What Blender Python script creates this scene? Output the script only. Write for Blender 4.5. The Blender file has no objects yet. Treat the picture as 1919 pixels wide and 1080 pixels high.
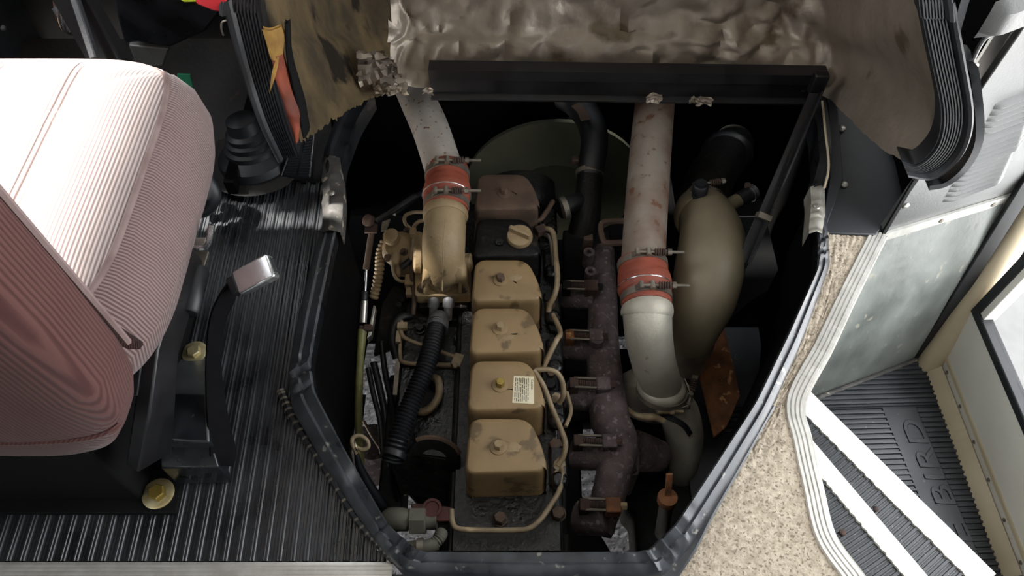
import bpy, math, random
from mathutils import Vector, Matrix, noise
random.seed(7)
SC = bpy.context.scene
COL = SC.collection
# ------------------------------------------------------------------ camera
H = 1.2; TH = math.radians(56); F = 1440.0
cam = bpy.data.objects.new('camera', bpy.data.cameras.new('camera'))
COL.objects.link(cam); SC.camera = cam
cam.location = (0, 0, H); cam.rotation_euler = (math.pi/2 - TH, 0, 0)
cam.data.sensor_width = 36.0; cam.data.lens = 36.0*F/1919.0
cam.data.clip_start = 0.02
# ------------------------------------------------------------------ world, sun, exposure
W = bpy.data.worlds.new('sky'); SC.world = W; W.use_nodes = True
bgn = W.node_tree.nodes['Background']
bgn.inputs[0].default_value = (0.90, 0.95, 1.0, 1); bgn.inputs[1].default_value = 9.0
SC.view_settings.view_transform = 'Standard'; SC.view_settings.look = 'None'
SC.view_settings.exposure = -2.15; SC.view_settings.gamma = 1.0
SC.view_settings.use_curve_mapping = False
def daylight(name, loc, rot, sx, sy, power, color=(0.96, 0.98, 1.0)):
    l = bpy.data.lights.new(name, 'AREA'); l.shape = 'RECTANGLE'; l.size = sx; l.size_y = sy
    l.energy = power; l.color = color
    o = bpy.data.objects.new(name, l); COL.objects.link(o); o.location = loc; o.rotation_euler = rot
    return o
R = math.radians
# daylight entering through the bus windows (each lamp fills its window opening)
daylight('driver_window_daylight', (-1.22, 0.78, 1.15), (0, R(-90), 0), 0.75, 0.55, 45)
daylight('door_daylight', (1.22, 0.55, 0.55), (0, R(90), 0), 1.7, 0.95, 150)
sun = bpy.data.objects.new('sun', bpy.data.lights.new('sun', 'SUN')); COL.objects.link(sun)
sun.data.energy = 190.0; sun.data.angle = R(4.0); sun.data.color = (1.0, 0.96, 0.9)
SUN_DIR = Vector((0.515, -0.06, -0.80)).normalized()      # through the driver's window onto the seat
sun.rotation_euler = SUN_DIR.to_track_quat('-Z', 'Y').to_euler()
# ------------------------------------------------------------------ placing: a sight line cut by a plane of the place
def ray(px, py):
    u = (px-959.5)/F; v = (py-540)/F; c, s = math.cos(TH), math.sin(TH)
    return Vector((u, c-v*s, -s-v*c))
def P(px, py, z=0.0):
    d = ray(px, py); t = (z-H)/d.z
    return Vector((d.x*t, d.y*t, z))
def PY(px, py, Y):
    d = ray(px, py); t = Y/d.y
    return Vector((d.x*t, Y, H+d.z*t))
def PX(px, py, X):
    d = ray(px, py); t = X/d.x
    return Vector((X, d.y*t, H+d.z*t))
def PL(px, py, A, B):                     # upright plane through A and B
    n = Vector((B.y-A.y, A.x-B.x, 0)); d = ray(px, py); o = Vector((0, 0, H))
    t = n.dot(A-o)/n.dot(d)
    return o+d*t
def PS(lst): return [P(*q) for q in lst]
# ------------------------------------------------------------------ materials
def srgb(h):
    h = h.lstrip('#'); c = [int(h[i:i+2], 16)/255 for i in (0, 2, 4)]
    return tuple((x/12.92 if x <= .04045 else ((x+.055)/1.055)**2.4) for x in c)+(1,)
MATS = {}
def mat(name, c1, c2=None, scale=18, rough=.5, metal=0, bump=0, bscale=None, spot=None, sscale=40, sthr=.62, spec=.5, rough2=None, stretch=None, coat=0, detail=6, thr=(.35, .65)):
    m = bpy.data.materials.new(name); m.use_nodes = True; nt = m.node_tree; N = nt.nodes; L = nt.links
    b = N['Principled BSDF']; b.inputs['Roughness'].default_value = rough; b.inputs['Metallic'].default_value = metal
    b.inputs['Specular IOR Level'].default_value = spec; b.inputs['Coat Weight'].default_value = coat
    tc = N.new('ShaderNodeTexCoord'); mp = N.new('ShaderNodeMapping'); L.new(tc.outputs['Object'], mp.inputs[0])
    if stretch: mp.inputs['Scale'].default_value = stretch
    b.inputs['Base Color'].default_value = srgb(c1)
    def noise_ramp(sc, lo, hi, det=6):
        n = N.new('ShaderNodeTexNoise'); n.inputs['Scale'].default_value = sc; n.inputs['Detail'].default_value = det
        L.new(mp.outputs[0], n.inputs['Vector'])
        r = N.new('ShaderNodeValToRGB'); r.color_ramp.elements[0].position = lo; r.color_ramp.elements[1].position = hi
        L.new(n.outputs['Fac'], r.inputs[0]); return n, r
    if c2:
        n, r = noise_ramp(scale, thr[0], thr[1], detail)
        r.color_ramp.elements[0].color = srgb(c1); r.color_ramp.elements[1].color = srgb(c2)
        out = r.outputs[0]
        if spot:
            n2, r2 = noise_ramp(sscale, sthr, sthr+.06)
            mx = N.new('ShaderNodeMix'); mx.data_type = 'RGBA'
            L.new(r2.outputs[0], mx.inputs['Factor']); L.new(out, mx.inputs[6]); mx.inputs[7].default_value = srgb(spot)
            out = mx.outputs[2]
        L.new(out, b.inputs['Base Color'])
        if rough2 is not None:
            mr = N.new('ShaderNodeMapRange'); mr.inputs[1].default_value = .3; mr.inputs[2].default_value = .7
            mr.inputs[3].default_value = rough; mr.inputs[4].default_value = rough2
            L.new(n.outputs['Fac'], mr.inputs[0]); L.new(mr.outputs[0], b.inputs['Roughness'])
    if bump:
        n3 = N.new('ShaderNodeTexNoise'); n3.inputs['Scale'].default_value = bscale or scale*3; n3.inputs['Detail'].default_value = 5
        L.new(mp.outputs[0], n3.inputs['Vector'])
        bp = N.new('ShaderNodeBump'); bp.inputs['Strength'].default_value = bump; bp.inputs['Distance'].default_value = .004
        L.new(n3.outputs['Fac'], bp.inputs['Height']); L.new(bp.outputs[0], b.inputs['Normal'])
    MATS[name] = m; return m
def corduroy(name, c1, c2, scale, direction='X', rough=.95, sheen=.6, blotch=.25, turn=0, relief=.6):
    m = bpy.data.materials.new(name); m.use_nodes = True; nt = m.node_tree; N = nt.nodes; L = nt.links
    b = N['Principled BSDF']; b.inputs['Roughness'].default_value = rough
    b.inputs['Sheen Weight'].default_value = sheen; b.inputs['Sheen Roughness'].default_value = .4
    b.inputs['Specular IOR Level'].default_value = .15
    tc = N.new('ShaderNodeTexCoord'); w = N.new('ShaderNodeTexWave'); w.bands_direction = direction
    w.inputs['Scale'].default_value = scale; w.inputs['Distortion'].default_value = .15; w.inputs['Detail'].default_value = 1
    w.inputs['Detail Scale'].default_value = .4
    mp = N.new('ShaderNodeMapping'); mp.inputs['Rotation'].default_value = (0, 0, R(turn)); L.new(tc.outputs['Object'], mp.inputs[0]); L.new(mp.outputs[0], w.inputs['Vector'])
    n = N.new('ShaderNodeTexNoise'); n.inputs['Scale'].default_value = 14; L.new(tc.outputs['Object'], n.inputs['Vector'])
    ad = N.new('ShaderNodeMath'); ad.operation = 'MULTIPLY_ADD'; L.new(n.outputs['Fac'], ad.inputs[0]); ad.inputs[1].default_value = blotch*2; ad.inputs[2].default_value = -blotch
    ad2 = N.new('ShaderNodeMath'); ad2.operation = 'ADD'; L.new(ad.outputs[0], ad2.inputs[0]); L.new(w.outputs['Fac'], ad2.inputs[1])
    r = N.new('ShaderNodeValToRGB'); r.color_ramp.elements[0].color = srgb(c1); r.color_ramp.elements[1].color = srgb(c2)
    r.color_ramp.elements[0].position = .1; r.color_ramp.elements[1].position = .75
    L.new(ad2.outputs[0], r.inputs[0]); L.new(r.outputs[0], b.inputs['Base Color'])
    bp = N.new('ShaderNodeBump'); bp.inputs['Strength'].default_value = relief; bp.inputs['Distance'].default_value = .002
    L.new(w.outputs['Fac'], bp.inputs['Height']); L.new(bp.outputs[0], b.inputs['Normal'])
    MATS[name] = m; return m
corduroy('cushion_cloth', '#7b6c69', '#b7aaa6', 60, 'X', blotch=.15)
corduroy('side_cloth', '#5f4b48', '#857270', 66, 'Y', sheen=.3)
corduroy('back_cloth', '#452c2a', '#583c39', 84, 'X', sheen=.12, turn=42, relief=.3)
mat('piping_cloth', '#857370', '#705c59', rough=.9)
mat('black_paint', '#0c0c0e', '#17171a', 12, rough=.32, rough2=.5)
mat('black_gloss', '#131416', '#1d1f23', 20, rough=.22, rough2=.42, spot='#5f5d58', sscale=60, sthr=.70)
mat('black_matt', '#060607', '#0b0b0c', 10, rough=.85, spec=.2)
mat('rim_metal', '#303236', '#484b4f', 25, rough=.25, rough2=.45, spot='#85837c', sscale=60, sthr=.65, metal=.2)
mat('rubber_black', '#101114', '#191b1f', 20, rough=.5)
mat('rubber_mat', '#222326', '#333538', 14, rough=.24, rough2=.42, spec=.7, spot='#3a3936', sscale=55, sthr=.68)
mat('step_rubber', '#23262a', '#34373b', 14, rough=.3, rough2=.45, spot='#666868', sscale=90, sthr=.68)
mat('worn_tread', '#26282b', '#3c3f42', 20, rough=.35, rough2=.5, spot='#8a8883', sscale=200, sthr=.64, stretch=(1, 1, 1))
mat('nosing_white', '#ddd8cc', '#f1eee6', 30, rough=.5, spot='#b79a6a', sscale=30, sthr=.68)
mat('aluminium', '#c9c7c0', '#dedcd6', 40, rough=.32, metal=.55)
mat('aluminium_dull', '#8d8a80', '#b5b1a6', 30, rough=.4, metal=.6)
mat('tan_paint', '#786345', '#866f4d', 9, rough=.5, bump=.12, bscale=120, spot='#5b4b33', sscale=24, sthr=.585)
mat('tan_cast', '#7d6a4d', '#8e7b5c', 16, rough=.55, bump=.3, bscale=160, spot='#5c4f3a', sscale=26, sthr=.61)
mat('tan_line', '#8e7d63', '#75664e', 60, rough=.5)
mat('brown_dust', '#44352a', '#554336', 20, rough=.8, bump=.3, bscale=150)
mat('engine_black', '#070708', '#100f0c', 18, spec=.3, rough=.5, rough2=.75, bump=.5, bscale=90, spot='#2c261b', sscale=30, sthr=.64)
mat('engine_oily', '#08080a', '#121211', 22, rough=.2, rough2=.5, bump=.7, bscale=110)
mat('rust_iron', '#5f5353', '#423839', 30, rough=.85, bump=.6, bscale=220, spot='#73686a', sscale=90, sthr=.58)
mat('rust_orange', '#8a5a36', '#5f3d27', 30, rough=.85, bump=.4, bscale=160, spot='#b98b5c', sscale=50, sthr=.62)
mat('rust_dark', '#302521', '#48342b', 40, rough=.85, bump=.4, bscale=200)
mat('pipe_steel', '#aca59d', '#c6c0b9', 16, rough=.42, metal=.25, rough2=.6, bump=.15, bscale=120, spot='#7d5c44', sscale=75, sthr=.61)
mat('pipe_rusty', '#8e857a', '#6d5446', 11, rough=.5, metal=.3, rough2=.75, bump=.2, bscale=140, spot='#6b4c3a', sscale=44, sthr=.6)
mat('silicone_red', '#8f4735', '#793b2d', 20, rough=.55, spot='#7f4a3a', sscale=25, sthr=.65)
mat('steel', '#a5a19a', '#c2beb7', 50, rough=.35, metal=.8)
mat('steel_dull', '#6d675e', '#847c70', 40, rough=.5, metal=.6)
mat('zinc', '#b9a878', '#d4c8a0', 60, rough=.35, metal=.7)
mat('chrome', '#c8cacc', '#dfe1e2', 30, rough=.18, metal=.9)
mat('cast_alu', '#9d988c', '#b2ad9f', 14, rough=.5, metal=.35, rough2=.6, bump=.2, bscale=160, spot='#7d6d54', sscale=26, sthr=.66)
mat('elbow_rubber', '#6a614e', '#79705b', 8, rough=.55, bump=.08, bscale=90, spot='#6e644f', sscale=14, sthr=.67)
mat('olive_glow_tint', '#34362a', '#3f4132', 8, rough=.7)  # olive base carries the glow seen on the fan shroud
mat('olive_hose', '#80804c', '#6d6c40', 30, rough=.5)
mat('grey_boot', '#55565a', '#6a6b6e', 30, rough=.5)
mat('foil', '#9b9083', '#7d7265', 7, rough=.30, rough2=.55, metal=.5, spot='#655847', sscale=9, sthr=.60, bump=.35, bscale=60)
mat('fibreglass', '#3d362b', '#5f513a', 24, rough=.95, bump=.9, bscale=60, spot='#241f19', sscale=16, sthr=.57, stretch=(1, 1, .35), spec=.15)
mat('amber_foam', '#a8813c', '#7a5c2f', 18, rough=.9, bump=.5, bscale=80)
mat('red_backing', '#8c3f25', '#5c2a1c', 14, rough=.7, bump=.3, bscale=60)
mat('carpet', '#a89b89', '#c4b8a6', 130, rough=1, bump=.5, bscale=260, spec=.1, spot='#85796a', sscale=220, sthr=.56, detail=3)
mat('well_rubber', '#525653', '#757974', 9, rough=.36, rough2=.6, bump=.45, bscale=50, spot='#868479', sscale=40, sthr=.64, stretch=(1, 1, .6))
mat('pavement', '#d8d4d0', '#e2deda', 20, rough=.9)
mat('beige_paint', '#b3a58b', '#c2b59c', 6, rough=.45)
mat('beige_panel', '#cfccc2', '#d8d5cc', 5, rough=.5)
mat('panel_grey', '#4b4c4b', '#585856', 8, rough=.36, bump=.12, bscale=260)
mat('panel_black', '#232528', '#2c2f32', 8, rough=.5, bump=.15, bscale=300)
mat('asphalt', '#c4bebe', '#d8d2d0', 60, rough=.95, bump=1.0, bscale=150, spot='#6f6b6b', sscale=110, sthr=.58)
mat('tape_torn', '#4c4a46', '#2c2a28', 30, rough=.6, bump=.5, bscale=60, spot='#9a8f7d', sscale=40, sthr=.6)
mat('red_plastic', '#c5363b', '#b52c33', 10, rough=.35)
mat('lime_plastic', '#b8d62a', '#c8e23a', 10, rough=.4)
mat('green_tag', '#2f8a66', '#2a7c5c', 10, rough=.6)
mat('red_paint', '#4e1d16', '#3a1711', 20, rough=.6)
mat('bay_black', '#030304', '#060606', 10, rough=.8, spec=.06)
mat('ceiling_paint', '#8d8b86', '#989691', 4, rough=.7)
mat('sticker_paper', '#cfc5a6', '#d9d1b6', 20, rough=.6)
mat('ink', '#4a4438', '#3b362c', 60, rough=.7)
mat('brass', '#8f7a3a', '#7a682f', 30, rough=.4, metal=.6)
mat('concrete_grey', '#57564c', '#67655a', 30, rough=.6)
mat('white_plastic', '#d8d6cf', '#e2e0da', 20, rough=.4)
def glass_mat():
    m = bpy.data.materials.new('pane_glass'); m.use_nodes = True; nt = m.node_tree; N = nt.nodes; L = nt.links
    b = N['Principled BSDF']; N.remove(b)
    t = N.new('ShaderNodeBsdfTransparent'); g = N.new('ShaderNodeBsdfGlossy'); g.inputs['Roughness'].default_value = .03
    mx = N.new('ShaderNodeMixShader'); mx.inputs[0].default_value = .06
    L.new(t.outputs[0], mx.inputs[1]); L.new(g.outputs[0], mx.inputs[2]); L.new(mx.outputs[0], N['Material Output'].inputs[0])
    MATS['pane_glass'] = m
glass_mat()
mat('toe_rust', '#0b0a09', '#191310', 14, rough=.7, bump=.4, bscale=90, spot='#4a3024', sscale=18, sthr=.66)
mat('black_sheen', '#3b3d40', '#484b4e', 14, rough=.35)  # lifted grey base imitates the sky's sheen on black paint
mat('webbing', '#08080a', '#0d0d0f', 40, rough=.9, spec=.12)
# ------------------------------------------------------------------ mesh building
def spline(pts, n=6, closed=False):
    pts = [Vector(p) for p in pts]
    if len(pts) < 3 or n < 2: return pts
    out = []; k = len(pts)
    for i in range(k if closed else k-1):
        p0 = pts[(i-1) % k] if (closed or i > 0) else pts[0]*2-pts[1]
        p1 = pts[i]; p2 = pts[(i+1) % k]
        p3 = pts[(i+2) % k] if (closed or i+2 < k) else pts[-1]*2-pts[-2]
        for j in range(n):
            t = j/n; t2 = t*t; t3 = t2*t
            out.append(.5*((2*p1)+(p2-p0)*t+(2*p0-5*p1+4*p2-p3)*t2+(3*p1-p0-3*p2+p3)*t3))
    if not closed: out.append(pts[-1])
    return out
def lin(vals, n):
    out = []
    for i in range(len(vals)-1):
        for j in range(n): out.append(vals[i]+(vals[i+1]-vals[i])*j/n)
    out.append(vals[-1]); return out
class MB:
    def __init__(s): s.v = []; s.f = []
    def add(s, vs, fs):
        o = len(s.v); s.v += [Vector(q) for q in vs]; s.f += [tuple(i+o for i in q) for q in fs]; return s
    def box(s, c, d, rot=None):
        c = Vector(c); M = rot or Matrix.Identity(3); h = Vector(d)/2
        vs = [c+M @ Vector((x*h.x, y*h.y, z*h.z)) for x in (-1, 1) for y in (-1, 1) for z in (-1, 1)]
        return s.add(vs, [(0, 1, 3, 2), (4, 6, 7, 5), (0, 4, 5, 1), (2, 3, 7, 6), (0, 2, 6, 4), (1, 5, 7, 3)])
    def prism(s, poly, vec):                       # polygon swept along a vector
        n = len(poly); poly = [Vector(q) for q in poly]; vec = Vector(vec)
        vs = poly+[q+vec for q in poly]
        fs = [tuple(range(n-1, -1, -1)), tuple(range(n, 2*n))]+[(i, (i+1) % n, n+(i+1) % n, n+i) for i in range(n)]
        return s.add(vs, fs)
    def loft(s, rows, closed=False, caps=False):   # rows of equal length
        n = len(rows[0]); vs = [q for r in rows for q in r]; fs = []
        for i in range(len(rows)-1):
            for j in range(n if closed else n-1):
                k = (j+1) % n; fs.append((i*n+j, i*n+k, (i+1)*n+k, (i+1)*n+j))
        if caps and closed:
            fs.append(tuple(range(n-1, -1, -1))); o = (len(rows)-1)*n; fs.append(tuple(range(o, o+n)))
        return s.add(vs, fs)
    def sweep(s, path, prof, up=(0, 0, 1), scale=None, closed_prof=True, caps=True, twist=None):
        path = [Vector(q) for q in path]; up = Vector(up); rows = []
        for i, q in enumerate(path):
            t = (path[min(i+1, len(path)-1)]-path[max(i-1, 0)]).normalized()
            side = t.cross(up)
            if side.length < 1e-4: side = t.cross(Vector((0.3, 1, 0.2)))
            side.normalize(); nn = side.cross(t).normalized(); k = scale[i] if scale else 1
            if twist:
                a = twist[i]; side, nn = side*math.cos(a)+nn*math.sin(a), nn*math.cos(a)-side*math.sin(a)
            rows.append([q+side*(a*k)+nn*(b*k) for a, b in prof])
        return s.loft(rows, closed_prof, caps)
    def tube(s, pts, r, seg=12, n=6, caps=True):
        path = spline(pts, n)
        rr = lin(r, n) if isinstance(r, (list, tuple)) else [r]*len(path)
        if len(rr) != len(path): rr = [rr[min(int(i*len(rr)/len(path)), len(rr)-1)] for i in range(len(path))]
        t0 = (path[1]-path[0]).normalized(); a = t0.orthogonal().normalized(); rows = []
        for i, q in enumerate(path):
            t = (path[min(i+1, len(path)-1)]-path[max(i-1, 0)]).normalized()
            a = (a-t*a.dot(t)).normalized(); b = t.cross(a)
            rows.append([q+(a*math.cos(w)+b*math.sin(w))*rr[i] for w in [2*math.pi*k/seg for k in range(seg)]])
        return s.loft(rows, True, caps)
    def cyl(s, p0, p1, r, seg=16, r1=None):
        p0 = Vector(p0); p1 = Vector(p1)
        return s.tube([p0, p1], [r, r if r1 is None else r1], seg, 1)
    def lathe(s, prof, o, axis=(0, 0, 1), seg=20):
        o = Vector(o); ax = Vector(axis).normalized(); a = ax.orthogonal().normalized(); b = ax.cross(a)
        rows = [[o+ax*h+(a*math.cos(2*math.pi*k/seg)+b*math.sin(2*math.pi*k/seg))*max(r, 1e-5) for k in range(seg)] for r, h in prof]
        return s.loft(rows, True, True)
    def hexbolt(s, o, axis, r, h, washer=None):
        ax = Vector(axis).normalized(); o = Vector(o)
        if washer: s.lathe([(washer, 0), (washer, .0025), (washer*.95, .003)], o, ax, 18)
        s.lathe([(r, 0), (r, h*.85), (r*.85, h)], o, ax, 6); return s
ORG = {}
def obj(name, m, material, parent=None, bevel=0, smooth=40, label=None, cat=None, group=None, kind=None, origin=None):
    me = bpy.data.meshes.new(name)
    if parent is not None: off = ORG[parent.name]
    elif origin is not None: off = Vector(origin)
    else:
        lo = [min(q[i] for q in m.v) for i in range(3)]; hi = [max(q[i] for q in m.v) for i in range(3)]
        off = Vector(((lo[0]+hi[0])/2, (lo[1]+hi[1])/2, lo[2]))
    me.from_pydata([q-off for q in m.v], [], m.f); me.update()
    import bmesh
    bm = bmesh.new(); bm.from_mesh(me); bmesh.ops.recalc_face_normals(bm, faces=bm.faces); bm.to_mesh(me); bm.free()
    me.materials.append(MATS[material])
    if smooth: me.shade_smooth(); me.set_sharp_from_angle(angle=math.radians(smooth))
    o = bpy.data.objects.new(name, me); COL.objects.link(o)
    if parent is not None: o.parent = parent
    else: o.location = off
    ORG[o.name] = off
    if bevel:
        b = o.modifiers.new('bevel', 'BEVEL'); b.width = bevel; b.segments = 2; b.limit_method = 'ANGLE'; b.angle_limit = math.radians(35)
        b.harden_normals = False
    return tag(o, label, cat, group, kind)
def tag(o, label=None, cat=None, group=None, kind=None):
    if label: o['label'] = label
    if cat: o['category'] = cat
    if group: o['group'] = group
    if kind: o['kind'] = kind
    return o
def thing(name, loc, label, cat, group=None):
    o = bpy.data.objects.new(name, None); COL.objects.link(o); o.location = loc; o.empty_display_size = .05
    ORG[o.name] = Vector(loc); return tag(o, label, cat, group)
def struct(name, m, material, **k):
    return obj(name, m, material, kind='structure', **k)
def screw(parent, o, axis, r=.006, material='steel', h=.003, name='screw'):
    m = MB().lathe([(r, 0), (r*.9, h*.6), (r*.45, h), (0, h)], o, axis, 10)
    return obj(name, m, material, parent)
def interp(poly, x, ax=0, out=1):
    for a, b in zip(poly, poly[1:]):
        lo, hi = min(a[ax], b[ax]), max(a[ax], b[ax])
        if lo <= x <= hi and hi > lo: return a[out]+(b[out]-a[out])*(x-a[ax])/(b[ax]-a[ax])
    return None
# ================================================================== SETTING
RIM_IN = PS([(700, 172, .05), (668, 225, .05), (640, 300, .05), (640, 395, .045), (622, 470, .045), (600, 580, .045), (582, 680, .045), (590, 735, .045), (650, 850, .045), (728, 985, .045), (785, 1035, .045), (1000, 1036, .045), (1210, 1035, .045), (1262, 988, .045), (1340, 870, .045), (1415, 755, .045), (1475, 630, .045), (1531, 505, .045), (1533, 450, .045), (1518, 385, .045), (1545, 300, .05), (1540, 178, .05)])
RIM_OUT = PS([(650, 178, .04), (628, 225, .04), (604, 290, .04), (606, 410, .03), (584, 480, .03), (556, 600, .03), (538, 700, .03), (546, 765, .03), (612, 880, .03), (698, 1008, .03), (756, 1074, .03), (1000, 1084, .03), (1244, 1080, .03), (1298, 1020, .03), (1374, 896, .03), (1440, 780, .03), (1500, 650, .03), (1557, 495, .03), (1552, 430, .03), (1546, 350, .03), (1562, 300, .03), (1556, 180, .03)])
# --- floor: ribbed rubber mat left of the opening
LEFT_EDGE = [(q.x-.006, q.y) for q in RIM_OUT[3:11]]       # front to rear
def floor_ymax(x, y0, y1):
    xs = [q[0] for q in LEFT_EDGE]
    return None
m = MB()
SK = .035
def row_range(x):
    """part of the line at x that lies left of the opening frame"""
    y0, y1 = .308, 1.075
    pts = []
    N = 48
    for i in range(N+1):
        y = y0+(y1-y0)*i/N
        ex = None
        for a, b in zip(LEFT_EDGE, LEFT_EDGE[1:]):
            if min(a[1], b[1]) <= y <= max(a[1], b[1]) and a[1] != b[1]:
                ex = a[0]+(b[0]-a[0])*(y-a[1])/(b[1]-a[1]); break
        if ex is None: ex = LEFT_EDGE[0][0] if y > LEFT_EDGE[0][1] else LEFT_EDGE[-1][0]
        pts.append((y, x-SK*(y-.3) < ex+.012))
    ok = [y for y, t in pts if t]
    return (min(ok), max(ok)) if ok else None
prof = [(0, 0), (.0010, .0030), (.0024, .0043), (.0040, .0044), (.0052, .0030), (.0060, .0030), (.0072, .0044), (.0088, .0043), (.0102, .0030), (.0112, 0), (.0140, 0), (.0147, .0018), (.0157, .0018), (.0164, 0)]
PER = .0205
x = -1.2; lines = []
while x < -.17:
    for dx, h in prof: lines.append((x+dx, h))
    x += PER
rows = []
for xx, h in lines:
    rg = row_range(xx)
    if rg is None or rg[1]-rg[0] < .01: continue
    ya, yb = rg
    rows.append([Vector((xx-SK*(ya-.3), ya, h)), Vector((xx-SK*(yb-.3), yb, h))])
m.loft(rows)
struct('floor', m, 'rubber_mat', smooth=25)
m = MB()   # plywood floor below and behind the mat
m.box((-.8, .69, -.03), (.8, .80, .05)); m.box((-.30, .30, -.031), (.2, .05, .05))
struct('floor_base', m, 'black_matt', smooth=0)
m = MB(); m.box((0, -2.3, -.028), (2.5, 5.1, .05)); m.box((-.36, .26, -.028), (1.75, .06, .05)); struct('floor_aisle', m, 'rubber_mat', smooth=0)
# --- toe plate: rusty metal in front of the mat
m = MB()
m.prism([(-.95, 1.07, .004), (-.385, 1.07, .004), (-.385, 1.20, .03), (-.42, 1.42, .09), (-1.2, 1.42, .09), (-1.2, 1.07, .004)], (0, 0, -.03))
struct('floor_toe_plate', m, 'toe_rust', smooth=0)
# --- bright threshold strip across the aisle
m = MB(); A = .306
pr = [(0, 0), (0, .005)]
for k in range(6): pr += [(.003+k*.006, .006), (.0055+k*.006, .006), (.0062+k*.006, .0045), (.0083+k*.006, .0045)]
pr += [(.042, .005), (.042, 0)]
m.loft([[Vector((xx, A-a, b)) for a, b in pr] for xx in (-1.2, -.18)])
struct('trim_1', m, 'aluminium', smooth=20)
# --- carpet on the right of the opening
OUT_C = PS([(1643, 440, 0), (1590, 545, 0), (1540, 650, 0), (1488, 752, 0), (1500, 830, 0), (1520, 920, 0), (1543, 1010, 0), (1595, 1085, 0), (1620, 1120, 0)])
IN_C = PS([(1535, 440, 0), (1500, 620, 0), (1440, 760, 0), (1390, 850, 0), (1340, 930, 0), (1290, 1010, 0), (1260, 1050, 0), (1200, 1090, 0), (1180, 1130, 0)])
m = MB(); rows = []
for a, b in zip(spline(IN_C, 14), spline(OUT_C, 14)):
    r = []
    for j in range(31):
        q = a.lerp(b, j/30); q = q+Vector((0, 0, .006+.0035*noise.noise(q*260)+.002*noise.noise(q*90)))
        r.append(q)
    rows.append(r)
m.loft(rows)
struct('floor_carpet', m, 'carpet', smooth=80)
m = MB(); m.loft([[a-Vector((0, 0, d)) for a in IN_C+OUT_C[::-1]] for d in (.002, .05)], True, True)
struct('floor_carpet_base', m, 'black_matt', smooth=0)
# --- grooved white metal edge round the carpet
m = MB(); path = spline(OUT_C, 10)
pr = [(.016, .003)]
for k in range(4): pr += [(.013-k*.0075, .010), (.0085-k*.0075, .010), (.0078-k*.0075, .0075), (.0062-k*.0075, .0075)]
pr += [(-.018, .009), (-.020, .004), (-.0205, -.028), (-.0185, -.028), (-.0165, .003)]
m.sweep(path, pr)
struct('trim_2', m, 'aluminium', smooth=25)
m = MB(); m.loft([[q+Vector((.012, 0, z)) for q in OUT_C] for z in (-.02, -.5)])      # riser under the carpet edge
struct('wall_riser', m, 'well_rubber', smooth=0)
# --- stepwell
ZB = -.5
PA, PB = P(1640, 440, 0), P(1888, 364, 0)
BA, BB = P(1505, 752, ZB), P(1722, 668, ZB)
m = MB(); rows = []
for i in range(25):
    t = i/24; r = []
    for j in range(33):
        s = j/32; q = (PA-Vector((.06, .02, 0))).lerp(PB, s).lerp((BA-Vector((.1, .04, 0))).lerp(BB, s), t)
        q = q+Vector((0, -.006*math.sin(math.pi*t)*1.0+.005*noise.noise(q*5)+.0012*noise.noise(q*45), 0)); r.append(q)
    rows.append(r)
m.loft(rows)
struct('wall_well_front', m, 'well_rubber', smooth=60)
m = MB(); d = (PB-PA).normalized(); nrm = Vector((d.y, -d.x, 0))
pr = [(0, 0), (.0, .006), (.026, .006), (.028, 0)]
m.loft([[q+Vector((0, 0, -a))+nrm*b for a, b in pr] for q in (PA-d*.02, PB+d*.02)], True, True)
o = struct('trim_3', m, 'aluminium', smooth=0)
for t in (.08, .5, .9): screw(o, PA.lerp(PB, t)+Vector((0, 0, -.014))+nrm*.006, nrm, .006, 'steel_dull')
# torn edge of the well lining
m = MB(); pts = []
for i in range(41):
    t = i/40; q = BA.lerp(BB, t)+Vector((.0, -.008, .004+.004*noise.noise(Vector((t*22, 3, 1))))); pts.append(q)
m.tube(pts, .0055, 6, 1)
struct('trim_4', m, 'tape_torn', smooth=60)
# bottom step: ribbed rubber with a smooth lettered band
m = MB()
C0, C1 = P(1722, 668, ZB), P(1880, 1085, ZB)
b0, b1 = P(1652, 766, ZB), P(1716, 766, ZB)
e0, e1 = P(1786, 1085, ZB), P(1852, 1085, ZB)
dv = (e0-b0).normalized()
def band_x(y): t = (b0.y-y)/(b0.y-e0.y); return b0.x+(e0.x-b0.x)*t, b1.x+(e1.x-b1.x)*t
def wall_x(y): return BB.x+.005+(C1.x-BB.x)*(BB.y-y)/(BB.y-C1.y)
m2 = MB(); y = .18
SLX = -.03
rp = [(0, 0), (.0015, .004), (.0062, .0044), (.0077, 0)]
step_rows = {'a': [], 'b': [], 'c': []}
while y < .96:
    for dy, h in rp:
        yy = y+dy
        xw = wall_x(yy)+.0; xl = .50
        if yy > BA.y: xl = BA.x+(BB.x-BA.x)*(yy-BA.y)/(BB.y-BA.y)
        if xl >= xw: continue
        if yy > b0.y+.002: step_rows['a'].append([Vector((xl, yy-SLX*(xl-.9), ZB+h)), Vector((xw, yy-SLX*(xw-.9), ZB+h))])
        else:
            ba, bb = band_x(yy)
            step_rows['b'].append([Vector((xl, yy-SLX*(xl-.9), ZB+h)), Vector((ba, yy-SLX*(ba-.9), ZB+h))])
            step_rows['c'].append([Vector((bb, yy-SLX*(bb-.9), ZB+h)), Vector((xw, yy-SLX*(xw-.9), ZB+h))])
    y += .0128
for k in step_rows: m2.loft(step_rows[k])
stp = struct('floor_step', m2, 'step_rubber', smooth=25, origin=(.8, .6, ZB))
m = MB(); bt = [b0+Vector((0, 0, .003)), b1+Vector((0, 0, .003)), e1+Vector((0, 0, .003)), e0+Vector((0, 0, .003))]
m.prism(bt, (0, 0, -.006)); obj('lettered_band', m, 'step_rubber', stp, bevel=.001)
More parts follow.
